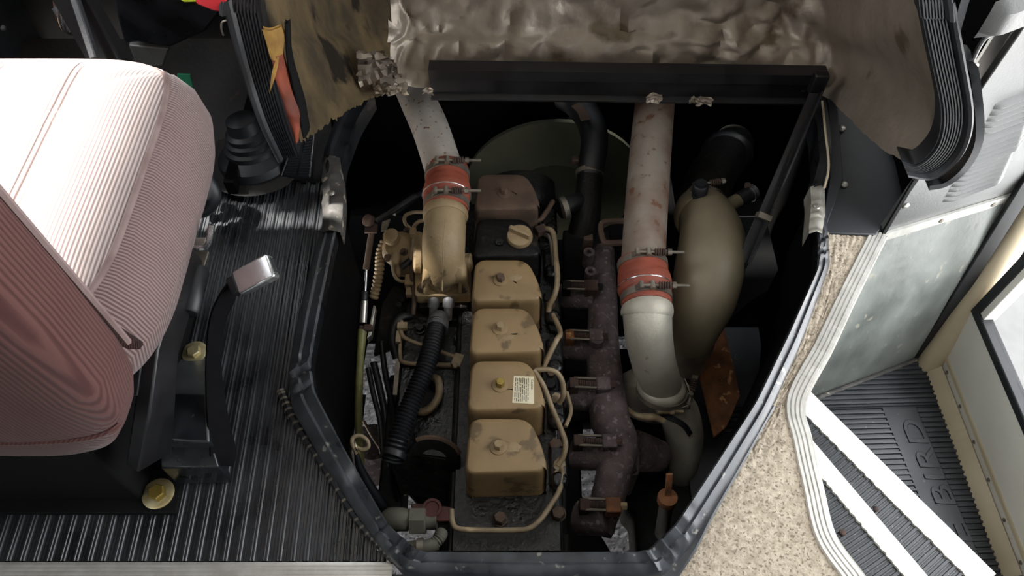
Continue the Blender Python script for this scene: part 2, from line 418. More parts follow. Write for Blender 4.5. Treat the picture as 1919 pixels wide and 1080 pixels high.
m = MB(); m.box((.78, .55, ZB-.016), (.75, .95, .03)); struct('floor_step_base', m, 'step_rubber', smooth=0)
cu = bpy.data.curves.new('lettering', 'FONT'); cu.body = 'BLUE BIRD'; cu.size = .074; cu.extrude = .0012; cu.bevel_depth = .0009
cu.shear = .12; cu.space_character = 1.12
to = bpy.data.objects.new('lettering_curve', cu); COL.objects.link(to)
bpy.context.view_layer.update()
me = bpy.data.meshes.new_from_object(to.evaluated_get(bpy.context.evaluated_depsgraph_get())); COL.objects.unlink(to); bpy.data.objects.remove(to)
wd = max(v.co.x for v in me.vertices); run = (b0-e0).normalized(); ang = math.atan2(run.y, run.x)
fit = .475/wd
Mx = Matrix.Translation(b1.lerp(b0, .10)-run*(.475+.028)+Vector((0, 0, .0042))-ORG['floor_step']) @ Matrix.Rotation(ang, 4, 'Z') @ Matrix.Diagonal((fit, .86, 1, 1))
me.transform(Mx); me.materials.clear(); me.materials.append(MATS['step_rubber'])
lo = bpy.data.objects.new('raised_lettering', me); COL.objects.link(lo); lo.parent = stp; lo['label'] = 'raised moulded lettering on the step mat'
# two worn treads with white nosings above it
def tread(name, na, nb, zt, depth, ribw, label=None):
    na = Vector(na); nb = Vector(nb); d = (nb-na).normalized(); pn = Vector((-d.y, d.x, 0))   # towards the door
    if pn.x < 0: pn = -pn
    m = MB(); L = (nb-na).length; s = 0.0; rows = []
    while s < L:
        for ds, h in [(0, 0), (.0012, .003), (.0065, .0034), (.0078, 0), (.0105, 0), (.0111, .0014), (.0121, .0014), (.0127, 0)]:
            q = na+d*(s+ds); rows.append([q-pn*depth+Vector((0, 0, h)), q+Vector((0, 0, h))])
        s += .0152
    m.loft(rows)
    o = struct(name, m, 'worn_tread', smooth=25)
    m = MB(); m.prism([na-pn*depth-Vector((0, 0, .001)), na-Vector((0, 0, .001)), nb-Vector((0, 0, .001)), nb-pn*depth-Vector((0, 0, .001))], (0, 0, -.165))
    struct(name+'_base', m, 'black_matt', smooth=0)
    m = MB(); pts = []
    rws = []
    for i in range(61):
        q = na.lerp(nb, i/60); j = .002*noise.noise(Vector((i*.9, zt*30, 0)))+.0012*math.sin(i*2.1)
        rws.append([q-pn*(.004-j)+Vector((0, 0, .001)), q-pn*(.003-j)+Vector((0, 0, .006)), q+pn*(ribw-.003)+Vector((0, 0, .006)), q+pn*ribw+Vector((0, 0, .002)), q+pn*ribw+Vector((0, 0, -.03)), q+pn*(ribw-.004)+Vector((0, 0, -.03))])
    m.loft(rws, True, True)
    obj('nosing', m, 'nosing_white', o, smooth=35)
    for t in (.18, .55): screw(o, na.lerp(nb, t)-pn*.04+Vector((0, 0, .003)), (0, 0, 1), .006, 'rust_dark')
    return o
s1a, s1b = P(1484, 752, -.34), P(1835, 1105, -.34)
s2a, s2b = P(1493, 838, -.17), P(1715, 1105, -.17)
tread('floor_lower_tread', s1a, s1b, -.34, .20, .050)
tread('floor_upper_tread', s2a, s2b, -.17, .16, .034)
# --- entrance door side: lower rail, corner post, window
D0 = BB+Vector((.005, -.015, 0)); D1 = P(1880, 1085, ZB); dd = (D1-D0).normalized(); dn = Vector((-dd.y, dd.x, 0))
if dn.x < 0: dn = -dn
m = MB(); rows = []
for i in range(90):                                         # ribbed edge of the mat turned up at the door
    q = D0.lerp(D1, i/89); k = .003*math.sin(i*1.6)
    rows.append([q+dn*(-.002+k*.3)+Vector((0, 0, .001)), q+dn*(.004+k*.5)+Vector((0, 0, .014+k)), q+dn*(.024)+Vector((0, 0, .03)), q+dn*.030+Vector((0, 0, .022))])
m.loft(rows)
struct('trim_5', m, 'beige_paint', smooth=50)
# lower door rail
E0 = D0+dn*.028; E1 = D1+dn*.028+dd*.1
door = thing('door_1', E0.lerp(E1, .5), 'cream folding entrance door with a tall window at the right', 'door'); del door['category'], door['label']; door['kind'] = 'structure'
up = Vector((0, 0, 1))
def door_pt(px, py): return PL(px, py, E0, E1)
wl = door_pt(1838, 588); wr = door_pt(1919, 742)
def dp(along, z): q = E0+dd*along; return Vector((q.x, q.y, z))
zl = wl.z; aw = (wl-E0).dot(dd)
m = MB()
m.prism([dp(-.02, ZB), dp(.7, ZB), dp(.7, zl-.012), dp(-.02, zl-.012)], dn*.03)
m.prism([dp(-.02, zl-.012), dp(max(aw-.012, .02), zl-.012), dp(max(aw-.012, .02), 1.4), dp(-.02, 1.4)], dn*.03)
obj('panel', m, 'beige_panel', door, bevel=.002)
m = MB(); m.prism([dp(0, ZB+.05), dp(.7, ZB+.05), dp(.7, ZB+.06), dp(0, ZB+.06)], -dn*.004); obj('hem', m, 'beige_paint', door)
for k in range(7): screw(door, dp(.05+k*.09, ZB+.035), -dn, .005, 'steel_dull')
m = MB(); g = .022
def frame(w, d0, dpt):
    mm = MB(); a0, a1, z0, z1 = aw, .70, zl, 1.4
    for (p, q) in (((a0-w, z0-w), (a1, z0)), ((a0-w, z0), (a0, z1))):
        mm.prism([dp(p[0], p[1])+dn*d0, dp(q[0], p[1])+dn*d0, dp(q[0], q[1])+dn*d0, dp(p[0], q[1])+dn*d0], dn*dpt)
    return mm
obj('window_gasket', frame(.022, -.006, .03), 'rubber_black', door, bevel=.003)
m = MB(); m.prism([dp(aw, zl), dp(.7, zl), dp(.7, 1.4), dp(aw, 1.4)], dn*.004); 
m2 = MB(); m2.add([q+dn*.012 for q in m.v], m.f); obj('pane', m2, 'pane_glass', door, smooth=0)
# rounded corner post between the well wall and the door
q0 = P(1735, 690, ZB); m = MB()
pb = BB+Vector((.012, -.012, 0)); pt = PL(1919, 375, BB, BB+Vector((1, .05, 0)))
base = P(1742, 682, ZB)
topx = PY(1935, 395, base.y+.12)
ax = (topx-base)
pr = [(.030*math.cos(a), .030*math.sin(a)) for a in [2*math.pi*k/16 for k in range(16)]]
m.sweep([base-ax*.02, base+ax*2.2], pr, up=(0, 1, .2))
struct('trim_6', m, 'beige_paint')
m = MB(); b2 = BB+Vector((.002, -.004, 0)); t2 = PB+Vector((.02, -.012, 0)); axx = t2-b2
m.sweep([b2, b2+axx*2.4], [(-.018, -.008), (.012, -.008), (.014, .006), (-.018, .006)], up=(0, -1, 0))
struct('trim_7', m, 'rubber_black', bevel=.002)
# --- louvred grey panel above the stepwell and the black panel beside it
def lp(px, py): return PL(px, py, PA, PB)
m = MB()
d3 = (PB-PA).normalized(); lp_poly = [lp(1650, 438), PB, PB+d3*.10+Vector((0, 0, .12)), PB+d3*.14+Vector((0, 0, .85)), PA+d3*.05+Vector((0, 0, .85)), PA+d3*.03+Vector((0, 0, .3))]
m.prism(lp_poly, -nrm*.012)
pan = thing('louvre_panel', lp(1760, 400), 'satin grey metal panel with pressed louvres above the stepwell', 'panel')
obj('sheet', m, 'panel_grey', pan, bevel=.002)
m = MB(); q = [lp(1648, 439), lp(1655, 440), lp(1716, 335), lp(1709, 335)]
m.prism([v+nrm*.001 for v in q], nrm*.004); obj('seam', m, 'black_matt', pan, bevel=.001)
for (ax_, ay, bx, by, n) in ((1768, 375, 1800, 318, 7), (1803, 311, 1822, 268, 5), (1838, 247, 1862, 200, 5)):
    for k in range(n):
        t = k/(n-1); sx, sy = ax_+(bx-ax_)*t, ay+(by-ay)*t
        a = lp(sx, sy); b = lp(sx+112-8*t, sy-42); dv2 = (b-a).normalized(); upv = nrm.cross(dv2).normalized()
        if upv.z < 0: upv = -upv
        rows = []
        for i in range(13):
            t2 = i/12; hgt = .009*min(1, (min(t2, 1-t2)*7))**.6+.0002; c = a.lerp(b, t2)
            rows.append([c-upv*.0065, c-upv*.005+nrm*hgt*.9, c-upv*.002+nrm*hgt, c+upv*.004+nrm*hgt*.45, c+upv*.0075])
        mm = MB(); mm.loft(rows); obj('louvre', mm, 'panel_grey', pan)
for s in ((1697, 385), (1824, 124)): screw(pan, lp(*s)+nrm*.001, nrm, .008, 'steel', .004)
# pressed tray edge and handle recess at the top
m = MB(); m.tube([lp(1815, 130)+nrm*.001, lp(1838, 80)+nrm*.001, lp(1862, 62)+nrm*.001, lp(1935, 38)+nrm*.001], .0035, 8, 6); obj('pressed_edge', m, 'panel_grey', pan)
m = MB(); rows = []
for i in range(9):
    t = i/8; c = lp(1845, 38).lerp(lp(1960, -5), t); upv = Vector((0, 0, 1)); hh = .02*min(1, min(t, 1-t)*6+.05)
    rows.append([c-upv*.03, c-upv*.02+nrm*hh, c+upv*.015+nrm*hh, c+upv*.03])
m.loft(rows); obj('grab_recess', m, 'panel_grey', pan)
m = MB(); m.prism([P(1536, 436, .012), P(1642, 440, .012), P(1716, 335, .016), P(1716, 175, .05), P(1556, 175, .05), P(1572, 345, .02)], (0, 0, -.02))
bpan = thing('screwed_panel', P(1600, 400, .0), 'matt black screwed panel between the engine opening and the louvres', 'panel')
obj('sheet', m, 'panel_black', bpan, bevel=.002)
m = MB(); m.prism([P(1535, 436, .014), P(1543, 436, .014), P(1576, 345, .022), P(1564, 178, .052), P(1548, 178, .052), P(1550, 345, .022)], (0, 0, .014))
obj('folded_flange', m, 'panel_black', bpan, bevel=.002)
for s_ in ((1578, 241, .042), (1582, 346, .022)): screw(bpan, P(*s_), (0, -.1, 1), .008, 'steel', .004)
# carpet tuft line and screw at the panel foot
# --- bus shell outside the view: roof, sides with window bands, ends
m = MB(); m.box((0, -1.83, 2.05), (2.6, 6.96, .06)); struct('ceiling', m, 'ceiling_paint', smooth=0)
m = MB(); m.box((-1.26, .2, .20), (.05, 3.8, 1.0)); m.box((-1.26, .2, 1.805), (.05, 3.8, .45)); m.box((-1.26, .33, 1.15), (.05, .34, 1.0)); m.box((-1.26, 1.55, 1.15), (.05, .96, 1.0))  # window posts and header widened to keep stray sun off floor and engine
m.box((-1.26, -3.4, .20), (.05, 3.6, 1.0)); m.box((-1.26, -3.4, 1.83), (.05, 3.6, .4)); m.box((-1.26, -5.0, 1.1), (.05, .6, 1.0))
for yy in (-.6, -1.5, -2.4, -3.3, -4.2): m.box((-1.26, yy, 1.15), (.05, .08, 1.0))
struct('wall_left', m, 'panel_grey', smooth=0)
m = MB(); m.box((1.26, -2.7, .20), (.05, 5.0, 1.0)); m.box((1.26, -1.6, 1.83), (.05, 6.6, .40)); m.box((1.26, 1.55, .55), (.05, .9, 2.1)); m.box((1.26, -.15, .5), (.05, .1, 2.2))
m.box((1.26, -5.0, 1.1), (.05, .6, 1.0))
for yy in (-1.0, -1.9, -2.8, -3.7): m.box((1.26, yy, 1.15), (.05, .08, 1.0))
struct('wall_right', m, 'panel_grey', smooth=0)
m = MB(); m.box((0, -5.3, .9), (2.5, .05, 2.3)); struct('wall_back', m, 'ceiling_paint', smooth=0)
m = MB(); m.box((0, 2.05, .2), (2.5, .05, 1.5)); m.box((0, 1.62, 2.0), (2.5, .06, .08)); struct('wall_front', m, 'panel_black', smooth=0)
# --- ground under the bus
m = MB(); m.box((0, 0, -.98), (14, 14, .06)); struct('ground', m, 'pavement', smooth=0)
m = MB()                                                # coarse gravel crust under the openings
rows = []
for i in range(150):
    rows.append([Vector((-.75+1.7*j/169, .35+1.1*i/149, -.948+.007*noise.noise(Vector((j*.55, i*.55, 0)))+.004*noise.noise(Vector((j*1.3, i*1.3, 5))))) for j in range(170)])
m.loft(rows); tag(obj('asphalt_crust', m, 'asphalt', smooth=0), 'rough grey asphalt seen through the gaps around the engine', 'asphalt', kind='stuff')
# ================================================================== ENGINE OPENING
fr = thing('engine_opening_frame', (0.1, .3, .0), 'black metal frame with creased corners lining the engine opening in the floor', 'frame')
def dense(pts, n=10):
    out = []
    for i, (a, b) in enumerate(zip(pts, pts[1:])):
        for j in range(n): out.append(a.lerp(b, j/n))
    out.append(pts[-1])
    for _ in range(3):
        out = [out[0]]+[(out[i-1]+out[i]*2+out[i+1])/4 for i in range(1, len(out)-1)]+[out[-1]]
    return out
RI = dense(RIM_IN[3:20], 14); RO = dense(RIM_OUT[3:20], 14)
CR = [(P(575, 700, .04), .055), (P(745, 1010, .04), .075), (P(1245, 1020, .04), .075), (P(1540, 465, .04), .04)]
rows = []
cum = 0; prev = RI[0]
for a, b in zip(RI, RO):
    cum += (a-prev).length; prev = a
    w = 0
    for c, rad in CR:
        dd_ = (a.lerp(b, .5)-c).length
        if dd_ < rad: w = max(w, (1-dd_/rad))
    wr = w*.009*math.sin(cum*230)+w*.004*math.sin(cum*410+1)
    jit = .0012*noise.noise(a*40)
    rows.append([b+Vector((0, 0, -.036)), b+Vector((0, 0, -.004)), b.lerp(a, .12)+Vector((0, 0, .004+wr*.5)), b.lerp(a, .45)+Vector((0, 0, .007+wr)), b.lerp(a, .55)+Vector((0, 0, .003+wr)), b.lerp(a, .62)+Vector((0, 0, .004+wr)),
                 b.lerp(a, .93)+Vector((0, 0, .008+wr+jit)), a+Vector((0, 0, .002+wr*.6)), a+Vector((0, 0, -.03))])
m = MB().loft(rows); obj('flange', m, 'rim_metal', fr, smooth=50)
# glossy front left leg of the frame and torn tape at its foot
rows = []
for a, b in zip(dense(RIM_IN[0:4], 8), dense(RIM_OUT[0:4], 8)):
    rows.append([b+Vector((0, 0, -.05)), b, b.lerp(a, .3)+Vector((0, 0, .012)), b.lerp(a, .38)+Vector((0, 0, .012)), b.lerp(a, .5)+Vector((0, 0, .004)), a, a+Vector((0, 0, -.05))])
m = MB().loft(rows); obj('front_leg', m, 'black_gloss', fr, smooth=30)
rows = []
for i in range(24):
    t = i/23; a = P(637+6*math.sin(t*3), 296+t*140, .052); b = P(604+4*noise.noise(Vector((t*9, 2, 0))), 296+t*140, .045)
    e = .004*noise.noise(Vector((t*14, 0, 0)))
    rows.append([b+Vector((-.002, 0, -.03)), b+Vector((0, 0, e)), b.lerp(a, .5)+Vector((0, 0, .008+e)), a+Vector((0, 0, e)), a+Vector((0, 0, -.04))])
m = MB().loft(rows); obj('torn_tape', m, 'tape_torn', fr, smooth=60)
rows = []
for i in range(24):
    t = i/23; k = 1 if t < .6 else (1-(t-.6)*.5)
    a = P(1518+2*math.sin(t*5), 350+t*88, .06); b = P(1518+28*k, 350+t*88, .052); e = .003*noise.noise(Vector((t*14, 7, 0)))
    rows.append([a+Vector((0, 0, -.04)), a+Vector((0, 0, e)), a.lerp(b, .5)+Vector((0, 0, .007+e)), b+Vector((0, 0, e)), b+Vector((0, 0, -.04))])
m = MB().loft(rows); obj('torn_tape', m, 'aluminium_dull', fr, smooth=60)
screw(fr, P(621, 362, .062), (0, 0, 1), .007, 'steel'); screw(fr, P(1530, 387, .07), (0, 0, 1), .007, 'steel')
screw(fr, P(1549, 437, .03), (0, 0, 1), .005, 'steel_dull')
# front right upright of the frame
rows = []
for (ax_, ay, bx, by) in ((1520, 185, 1548, 185), (1532, 240, 1556, 240), (1536, 300, 1560, 300), (1522, 352, 1550, 352)):
    a = P(ax_, ay, .06); b = P(bx, by, .06); rows.append([a-Vector((0, 0, .06)), a, a.lerp(b, .5)+Vector((0, 0, .008)), b, b-Vector((0, 0, .05))])
m = MB().loft(rows); obj('front_leg', m, 'black_gloss', fr, smooth=30)
m = MB().tube([P(1541, 190, .072), P(1546, 240, .072), P(1553, 310, .072), P(1545, 352, .07)], .0025, 6, 5); obj('seal_bead', m, 'beige_paint', fr)
# outer lower strip on the right
m = MB(); pa = [P(1433, 755, .022), P(1370, 865, .022), P(1318, 955, .022), P(1284, 1020, .022), P(1240, 1085, .02)]
m.sweep(spline(pa, 6), [(-.018, -.02), (-.018, .004), (-.015, .007), (.012, .004), (.014, -.02)]); obj('outer_strip', m, 'rim_metal', fr, smooth=30)
# sealing cord on the left outside of the frame
m = MB(); pts = PS([(527, 735, .012), (545, 775, .012), (580, 830, .012), (625, 900, .012), (672, 975, .012), (712, 1020, .012), (740, 1050, .012)])
m.tube(pts, .0075, 8, 8)
cord = obj('sealing_cord', m, 'rubber_black', None, label='thin black rubber cord along the left edge of the engine opening', cat='cord')
m = MB()
for k in range(26):
    t = k/25; pp = spline(pts, 8); q = pp[int(t*(len(pp)-1))]
    m.lathe([(.0085, -.002), (.0085, .002)], q, (.4, -.9, 0), 8)
obj('binding', m, 'steel_dull', cord)
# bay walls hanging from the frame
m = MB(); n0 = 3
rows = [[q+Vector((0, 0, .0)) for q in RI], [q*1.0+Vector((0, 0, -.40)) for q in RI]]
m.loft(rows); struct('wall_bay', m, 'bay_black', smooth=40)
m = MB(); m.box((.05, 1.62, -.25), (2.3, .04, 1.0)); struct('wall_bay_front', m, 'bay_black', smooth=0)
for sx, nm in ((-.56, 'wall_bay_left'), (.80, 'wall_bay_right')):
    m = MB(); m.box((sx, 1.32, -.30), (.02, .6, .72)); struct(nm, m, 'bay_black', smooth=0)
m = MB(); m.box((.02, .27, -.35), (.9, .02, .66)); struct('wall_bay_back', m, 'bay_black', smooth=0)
for poly, lb in (([(-1.1, 1.13), (1.1, 1.20), (1.1, 1.75), (-1.1, 1.75)], 'added black sheet hiding the lit ground under the front of the engine bay'),
                 ([(.30, .72), (.62, .72), (.62, 1.13), (.30, 1.13)], 'added black sheet hiding the lit ground under the turbocharger side'),
                 ([(.80, .35), (1.05, .35), (1.05, 1.13), (.80, 1.13)], 'added black sheet hiding the lit ground under the stepwell side'),
                 ([(-.95, .90), (-.42, .90), (-.42, .98), (-.95, .98)], 'narrow added black sheet hiding the lit ground under the throttle cable')):
    m = MB(); m.prism([Vector((x_, y_, -.80)) for x_, y_ in poly], (0, 0, -.006)); obj('dark_filler_sheet', m, 'bay_black', None, smooth=0, label=lb, cat='filler sheet')  # sheets added to hide lit ground so the bay stays dark
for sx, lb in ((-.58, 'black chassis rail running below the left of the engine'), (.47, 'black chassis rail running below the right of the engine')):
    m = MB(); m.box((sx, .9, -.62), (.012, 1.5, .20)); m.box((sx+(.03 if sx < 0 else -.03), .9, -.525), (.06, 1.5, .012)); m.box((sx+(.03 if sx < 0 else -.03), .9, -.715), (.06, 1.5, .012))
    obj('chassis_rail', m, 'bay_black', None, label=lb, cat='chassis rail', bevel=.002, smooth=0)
# ================================================================== ENGINE HOOD (tipped open)
hood = thing('engine_hood', (0.2, 1.3, .08), 'engine cover tipped open, lined with crumpled foil and edged in ribbed rubber', 'engine hood')
ctrl0 = [PY(557, 268, 1.03), PY(600, 240, 1.08), PY(655, 205, 1.16), PY(720, 172, 1.25), PY(800, 160, 1.30), PY(1000, 160, 1.32), PY(1300, 160, 1.32), PY(1490, 165, 1.29), PY(1552, 189, 1.24), PY(1612, 242, 1.08), PY(1660, 285, .97), PY(1728, 318, .875)]
ctrl1 = [PY(520, 120, 1.06), PY(580, 100, 1.14), PY(640, 90, 1.24), PY(725, 90, 1.33), PY(800, 90, 1.345), PY(1000, 90, 1.355), PY(1300, 92, 1.355), PY(1490, 95, 1.34), PY(1570, 110, 1.30), PY(1650, 135, 1.14), PY(1715, 180, 1.0), PY(1784, 238, .88)]
ctrl2 = [PY(487, 0, 1.09), PY(560, 0, 1.19), PY(630, 0, 1.30), PY(725, 0, 1.37), PY(800, 0, 1.39), PY(1000, 0, 1.40), PY(1300, 0, 1.40), PY(1480, 0, 1.40), PY(1570, 0, 1.34), PY(1640, 0, 1.18), PY(1685, 0, 1.04), PY(1748, 0, .935)]
def up_more(r, dz, dy, dx): return [q+Vector((dx*(q.x-.2), dy, dz)) for q in r]
ctrl3 = up_more(ctrl2, .45, .07, -.03); ctrl4 = up_more(ctrl2, .85, .14, -.1)
R5 = [spline(r, 22) for r in (ctrl0, ctrl1, ctrl2, ctrl3, ctrl4)]
cols = []
for j in range(len(R5[0])): cols.append(spline([r[j] for r in R5], 26))
NJ = len(cols); NI = len(cols[0])
def ridged(q): return 1-abs(noise.noise(q))*2
J1 = 22*3+2     # fibreglass ends here
def facets(v):
    d = noise.voronoi(v)[0]; return d[1]-d[0]
def crump(q, j):
    w = q+noise.noise_vector(q*7)*.035
    k = .45 if q.x < .25 else .8                        # long upright creases on the left, crumpled on the right
    e = .034*(facets(Vector((w.x*12, w.y*6, w.z*12*k)))-.3)+.016*(facets(Vector((w.x*25+4, w.y*18, w.z*25*k)))-.3)
    e *= 1-.5*min(1, max(0, (q.x-.56)/.08))
    return e
rows = []
for i in range(NI):
    rows.append([cols[j][i]+Vector((0, -crump(cols[j][i], j), .4*crump(cols[j][i]+Vector((3, 1, 2)), j))) for j in range(J1-2, NJ)])
m = MB().loft(rows); obj('foil_lining', m, 'foil', hood, smooth=40)
rows = []
for i in range(NI):
    r = []
    for j in range(0, J1+1):
        q = cols[j][i]; e = .009*noise.noise(Vector((q.x*30, q.y*30, q.z*9)))+.005*noise.noise(q*75)
        drop = .012*noise.noise(Vector((j*.7, 0, 4))) if i == 0 else 0
        r.append(q+Vector((0, -.004-e, drop)))
    rows.append(r)
m = MB().loft(rows); obj('fibreglass_batt', m, 'fibreglass', hood, smooth=70)
# outer shell behind the lining
rows = []
for i in range(0, NI, 8): rows.append([cols[j][i]+Vector(((cols[j][i].x-.15)*.08, .09 if cols[j][i].x < .5 else .04, .004)) for j in range(0, NJ, 6)])
m = MB().loft(rows); obj('shell', m, 'black_matt', hood, smooth=60)
# torn foil folds over the pipe
for k, (px, py, s, Y) in enumerate(((705, 140, .030, 1.22), (738, 150, .024, 1.23), (700, 112, .026, 1.24), (724, 120, .02, 1.24))):
    c = PY(px, py, Y); mm = MB(); rr = []
    for i in range(9):
        rr.append([c+Vector(((j-4)*s*.28, -.012+.010*noise.noise(Vector((i*.9, j*.9, k*7))), (i-4)*s*.3))+.007*noise.noise_vector(Vector((i, j, k*3.3))) for j in range(9)])
    mm.loft(rr); obj('foil_fold', mm, 'foil', hood, smooth=30)
for k, (px, py, s, Y) in enumerate(((718, 166, .016, 1.20), (743, 165, .012, 1.20), (802, 168, .010, 1.20), (1300, 186, .010, 1.25), (1320, 187, .016, 1.25), (1225, 182, .016, 1.25))):
    c = PY(px, py, Y); mm = MB(); rr = []
    for i in range(6): rr.append([c+Vector(((j-2.5)*s*.4, -.006*abs(j-2.5)*.5, (i-2.5)*s*.3))+.006*noise.noise_vector(Vector((i*1.3, j*1.3, k*5.1))) for j in range(6)])
    mm.loft(rr); obj('foil_scrap', mm, 'foil', hood, smooth=0)
# amber foam and red backing where the batt has torn, left
def slab(name, pix, Y0, thick, material, jag=.004, off=0):
    mm = MB(); c = [PY(px, py, Y) for px, py, Y in pix]
    mm.prism(c, (0, thick, 0)); return obj(name, mm, material, hood, smooth=0)
def patch(name, left, right, material, nz=.004, n=14, w=8):
    A = spline([PY(*q) for q in left], n); B = spline([PY(*q) for q in right], n); rr = []
    for a, b in zip(A, B): rr.append([a.lerp(b, k/w)+Vector((0, -.006*math.sin(math.pi*k/w)-nz*noise.noise(a.lerp(b, k/w)*45), 0)) for k in range(w+1)])
    f = MB().loft(rr); f2 = MB().loft([[q+Vector((0, .008, 0)) for q in r] for r in rr]); f.add(f2.v, f2.f)
    return obj(name, f, material, hood, smooth=60)
patch('amber_foam', [(490, 55, 1.045), (497, 75, 1.04), (508, 110, 1.03)], [(528, 48, 1.07), (533, 70, 1.06), (530, 105, 1.05)], 'amber_foam')
patch('red_backing', [(508, 100, 1.035), (520, 170, 1.02), (538, 225, 1.01), (552, 268, 1.0)], [(530, 100, 1.05), (545, 160, 1.04), (562, 215, 1.02), (560, 262, 1.0)], 'red_backing')
patch('foil_shred', [(520, 108, 1.02), (510, 135, 1.01), (505, 172, 1.0)], [(522, 110, 1.02), (517, 140, 1.01), (507, 170, 1.0)], 'amber_foam', .002)
patch('gap_shade_strip', [(533, 40, 1.07), (537, 110, 1.05), (552, 190, 1.03), (568, 260, 1.0)], [(543, 40, 1.08), (548, 110, 1.06), (570, 190, 1.04), (580, 245, 1.02)], 'black_matt', .002)  # black strip laid in for the shade inside the gap
# ribbed rubber edge seals
def seal(left, right, depth=.03):
    A = [PY(*q) for q in left]; B = [PY(*q) for q in right]; e_ = (A[0]-A[1]).normalized()
    A = spline([A[0]+e_*.75]+A, 10); B = spline([B[0]+e_*.75]+B, 10); rr = []
    for a, b in zip(A, B):
        r = [a+Vector((0, depth, 0)), a]
        n = 7
        for k in range(n):
            for f, h in ((.12, .0), (.22, -.0035), (.68, -.0035), (.78, 0)):
                t = .06+.62*(k+f)/n; r.append(a.lerp(b, t)+Vector((0, h, 0)))
        for t, h in ((.72, -.004), (.78, -.010), (.88, -.012), (.96, -.008), (1.0, 0.004)): r.append(a.lerp(b, t)+Vector((0, h, 0)))
        r.append(b+Vector((0, depth+.03, 0))); rr.append(r)
    m = MB().loft(rr); return obj('edge_seal', m, 'rubber_black', hood, smooth=30)
seal([(486, -60, 1.09), (487, 0, 1.07), (510, 120, 1.035), (535, 220, 1.0), (560, 292, .985)], [(405, -60, 1.09), (416, 0, 1.07), (448, 120, 1.035), (482, 220, 1.0), (520, 298, .985)])
seal([(1715, -60, .95), (1722, 0, .925), (1742, 100, .89), (1763, 205, .865), (1757, 262, .855), (1735, 295, .85), (1712, 308, .85), (1690, 302, .85)],
     [(1780, -60, .95), (1790, 0, .925), (1808, 100, .89), (1824, 200, .865), (1815, 262, .855), (1786, 305, .85), (1745, 330, .85), (1700, 325, .85)])
# outer shell lip behind the right seal
m = MB().sweep(spline([PY(1795, 0, .96)+Vector((0, .16, .6)), PY(1795, 0, .96), PY(1818, 120, .92), PY(1828, 235, .885), PY(1805, 295, .87), PY(1768, 328, .87), PY(1735, 336, .87)], 8), [(-.006, -.02), (.006, -.02), (.006, .02), (-.006, .02)], up=(0, -1, 0))
obj('shell_lip', m, 'black_gloss', hood)
# hinge angle bar at the front of the opening
a0, a1 = PY(806, 150, 1.275), PY(1541, 160, 1.275)
m = MB(); hh = .42*(PY(806, 118, 1.275).z-PY(806, 178, 1.275).z)
def barrow(c, z0, z1, dy): return c+Vector((0, dy, z0))
rows = []
for c in (a0, a1):
    rows.append([c+Vector((0, .02, hh)), c+Vector((0, -.012, hh)), c+Vector((0, -.014, hh*.35)), c+Vector((0, -.006, hh*.25)), c+Vector((0, -.006, -hh*.85)), c+Vector((0, -.018, -hh)), c+Vector((0, -.018, -hh-.004)), c+Vector((0, .004, -hh-.004)), c+Vector((0, .004, hh*.9)), c+Vector((0, .02, hh*.95))])
m.loft(rows, True, True)
bar = obj('hinge_bar', m, 'black_paint', None, smooth=20, label='long black steel angle bar across the front of the engine opening', cat='bar')
for px in (1505, 1520): screw(bar, PY(px, 172, 1.268), (0, -1, 0), .005, 'black_gloss')
# prop rod on the right
p0, p1 = PY(1532, 170, 1.22), P(1392, 500, -.10)
m = MB().sweep([p0, p1], [(-.010, -.010), (.012, -.010), (.012, -.006), (-.006, -.006), (-.006, .010), (-.010, .010)], up=(0, -.6, .8))
rod = obj('prop_rod', m, 'black_paint', None, smooth=0, label='black steel prop rod slanting down at the right of the opening', cat='rod')
mid = p0.lerp(p1, .70); d_ = (p1-p0).normalized()
m = MB().sweep([mid, mid+d_*.012], [(-.013, -.013), (.015, -.013), (.015, .013), (-.013, .013)], up=(0, -.6, .8)); obj('clip', m, 'steel_dull', rod)
m = MB().sweep([mid+d_*.01, p1-d_*.01], [(-.012, -.012), (.014, -.012), (.014, -.008), (-.004, -.008), (-.004, .008), (-.012, .008)], up=(0, -.6, .8)); obj('lower_sleeve', m, 'black_gloss', rod)
m = MB(); m.box(p0+Vector((0, .01, .012)), (.03, .02, .05)); obj('pivot_bracket', m, 'black_paint', rod, bevel=.003)
# ================================================================== DRIVER'S SIDE
seat = thing('driver_seat', (-.66, .62, 0), 'mauve corduroy driver seat on a black pedestal, seen from behind', 'seat')
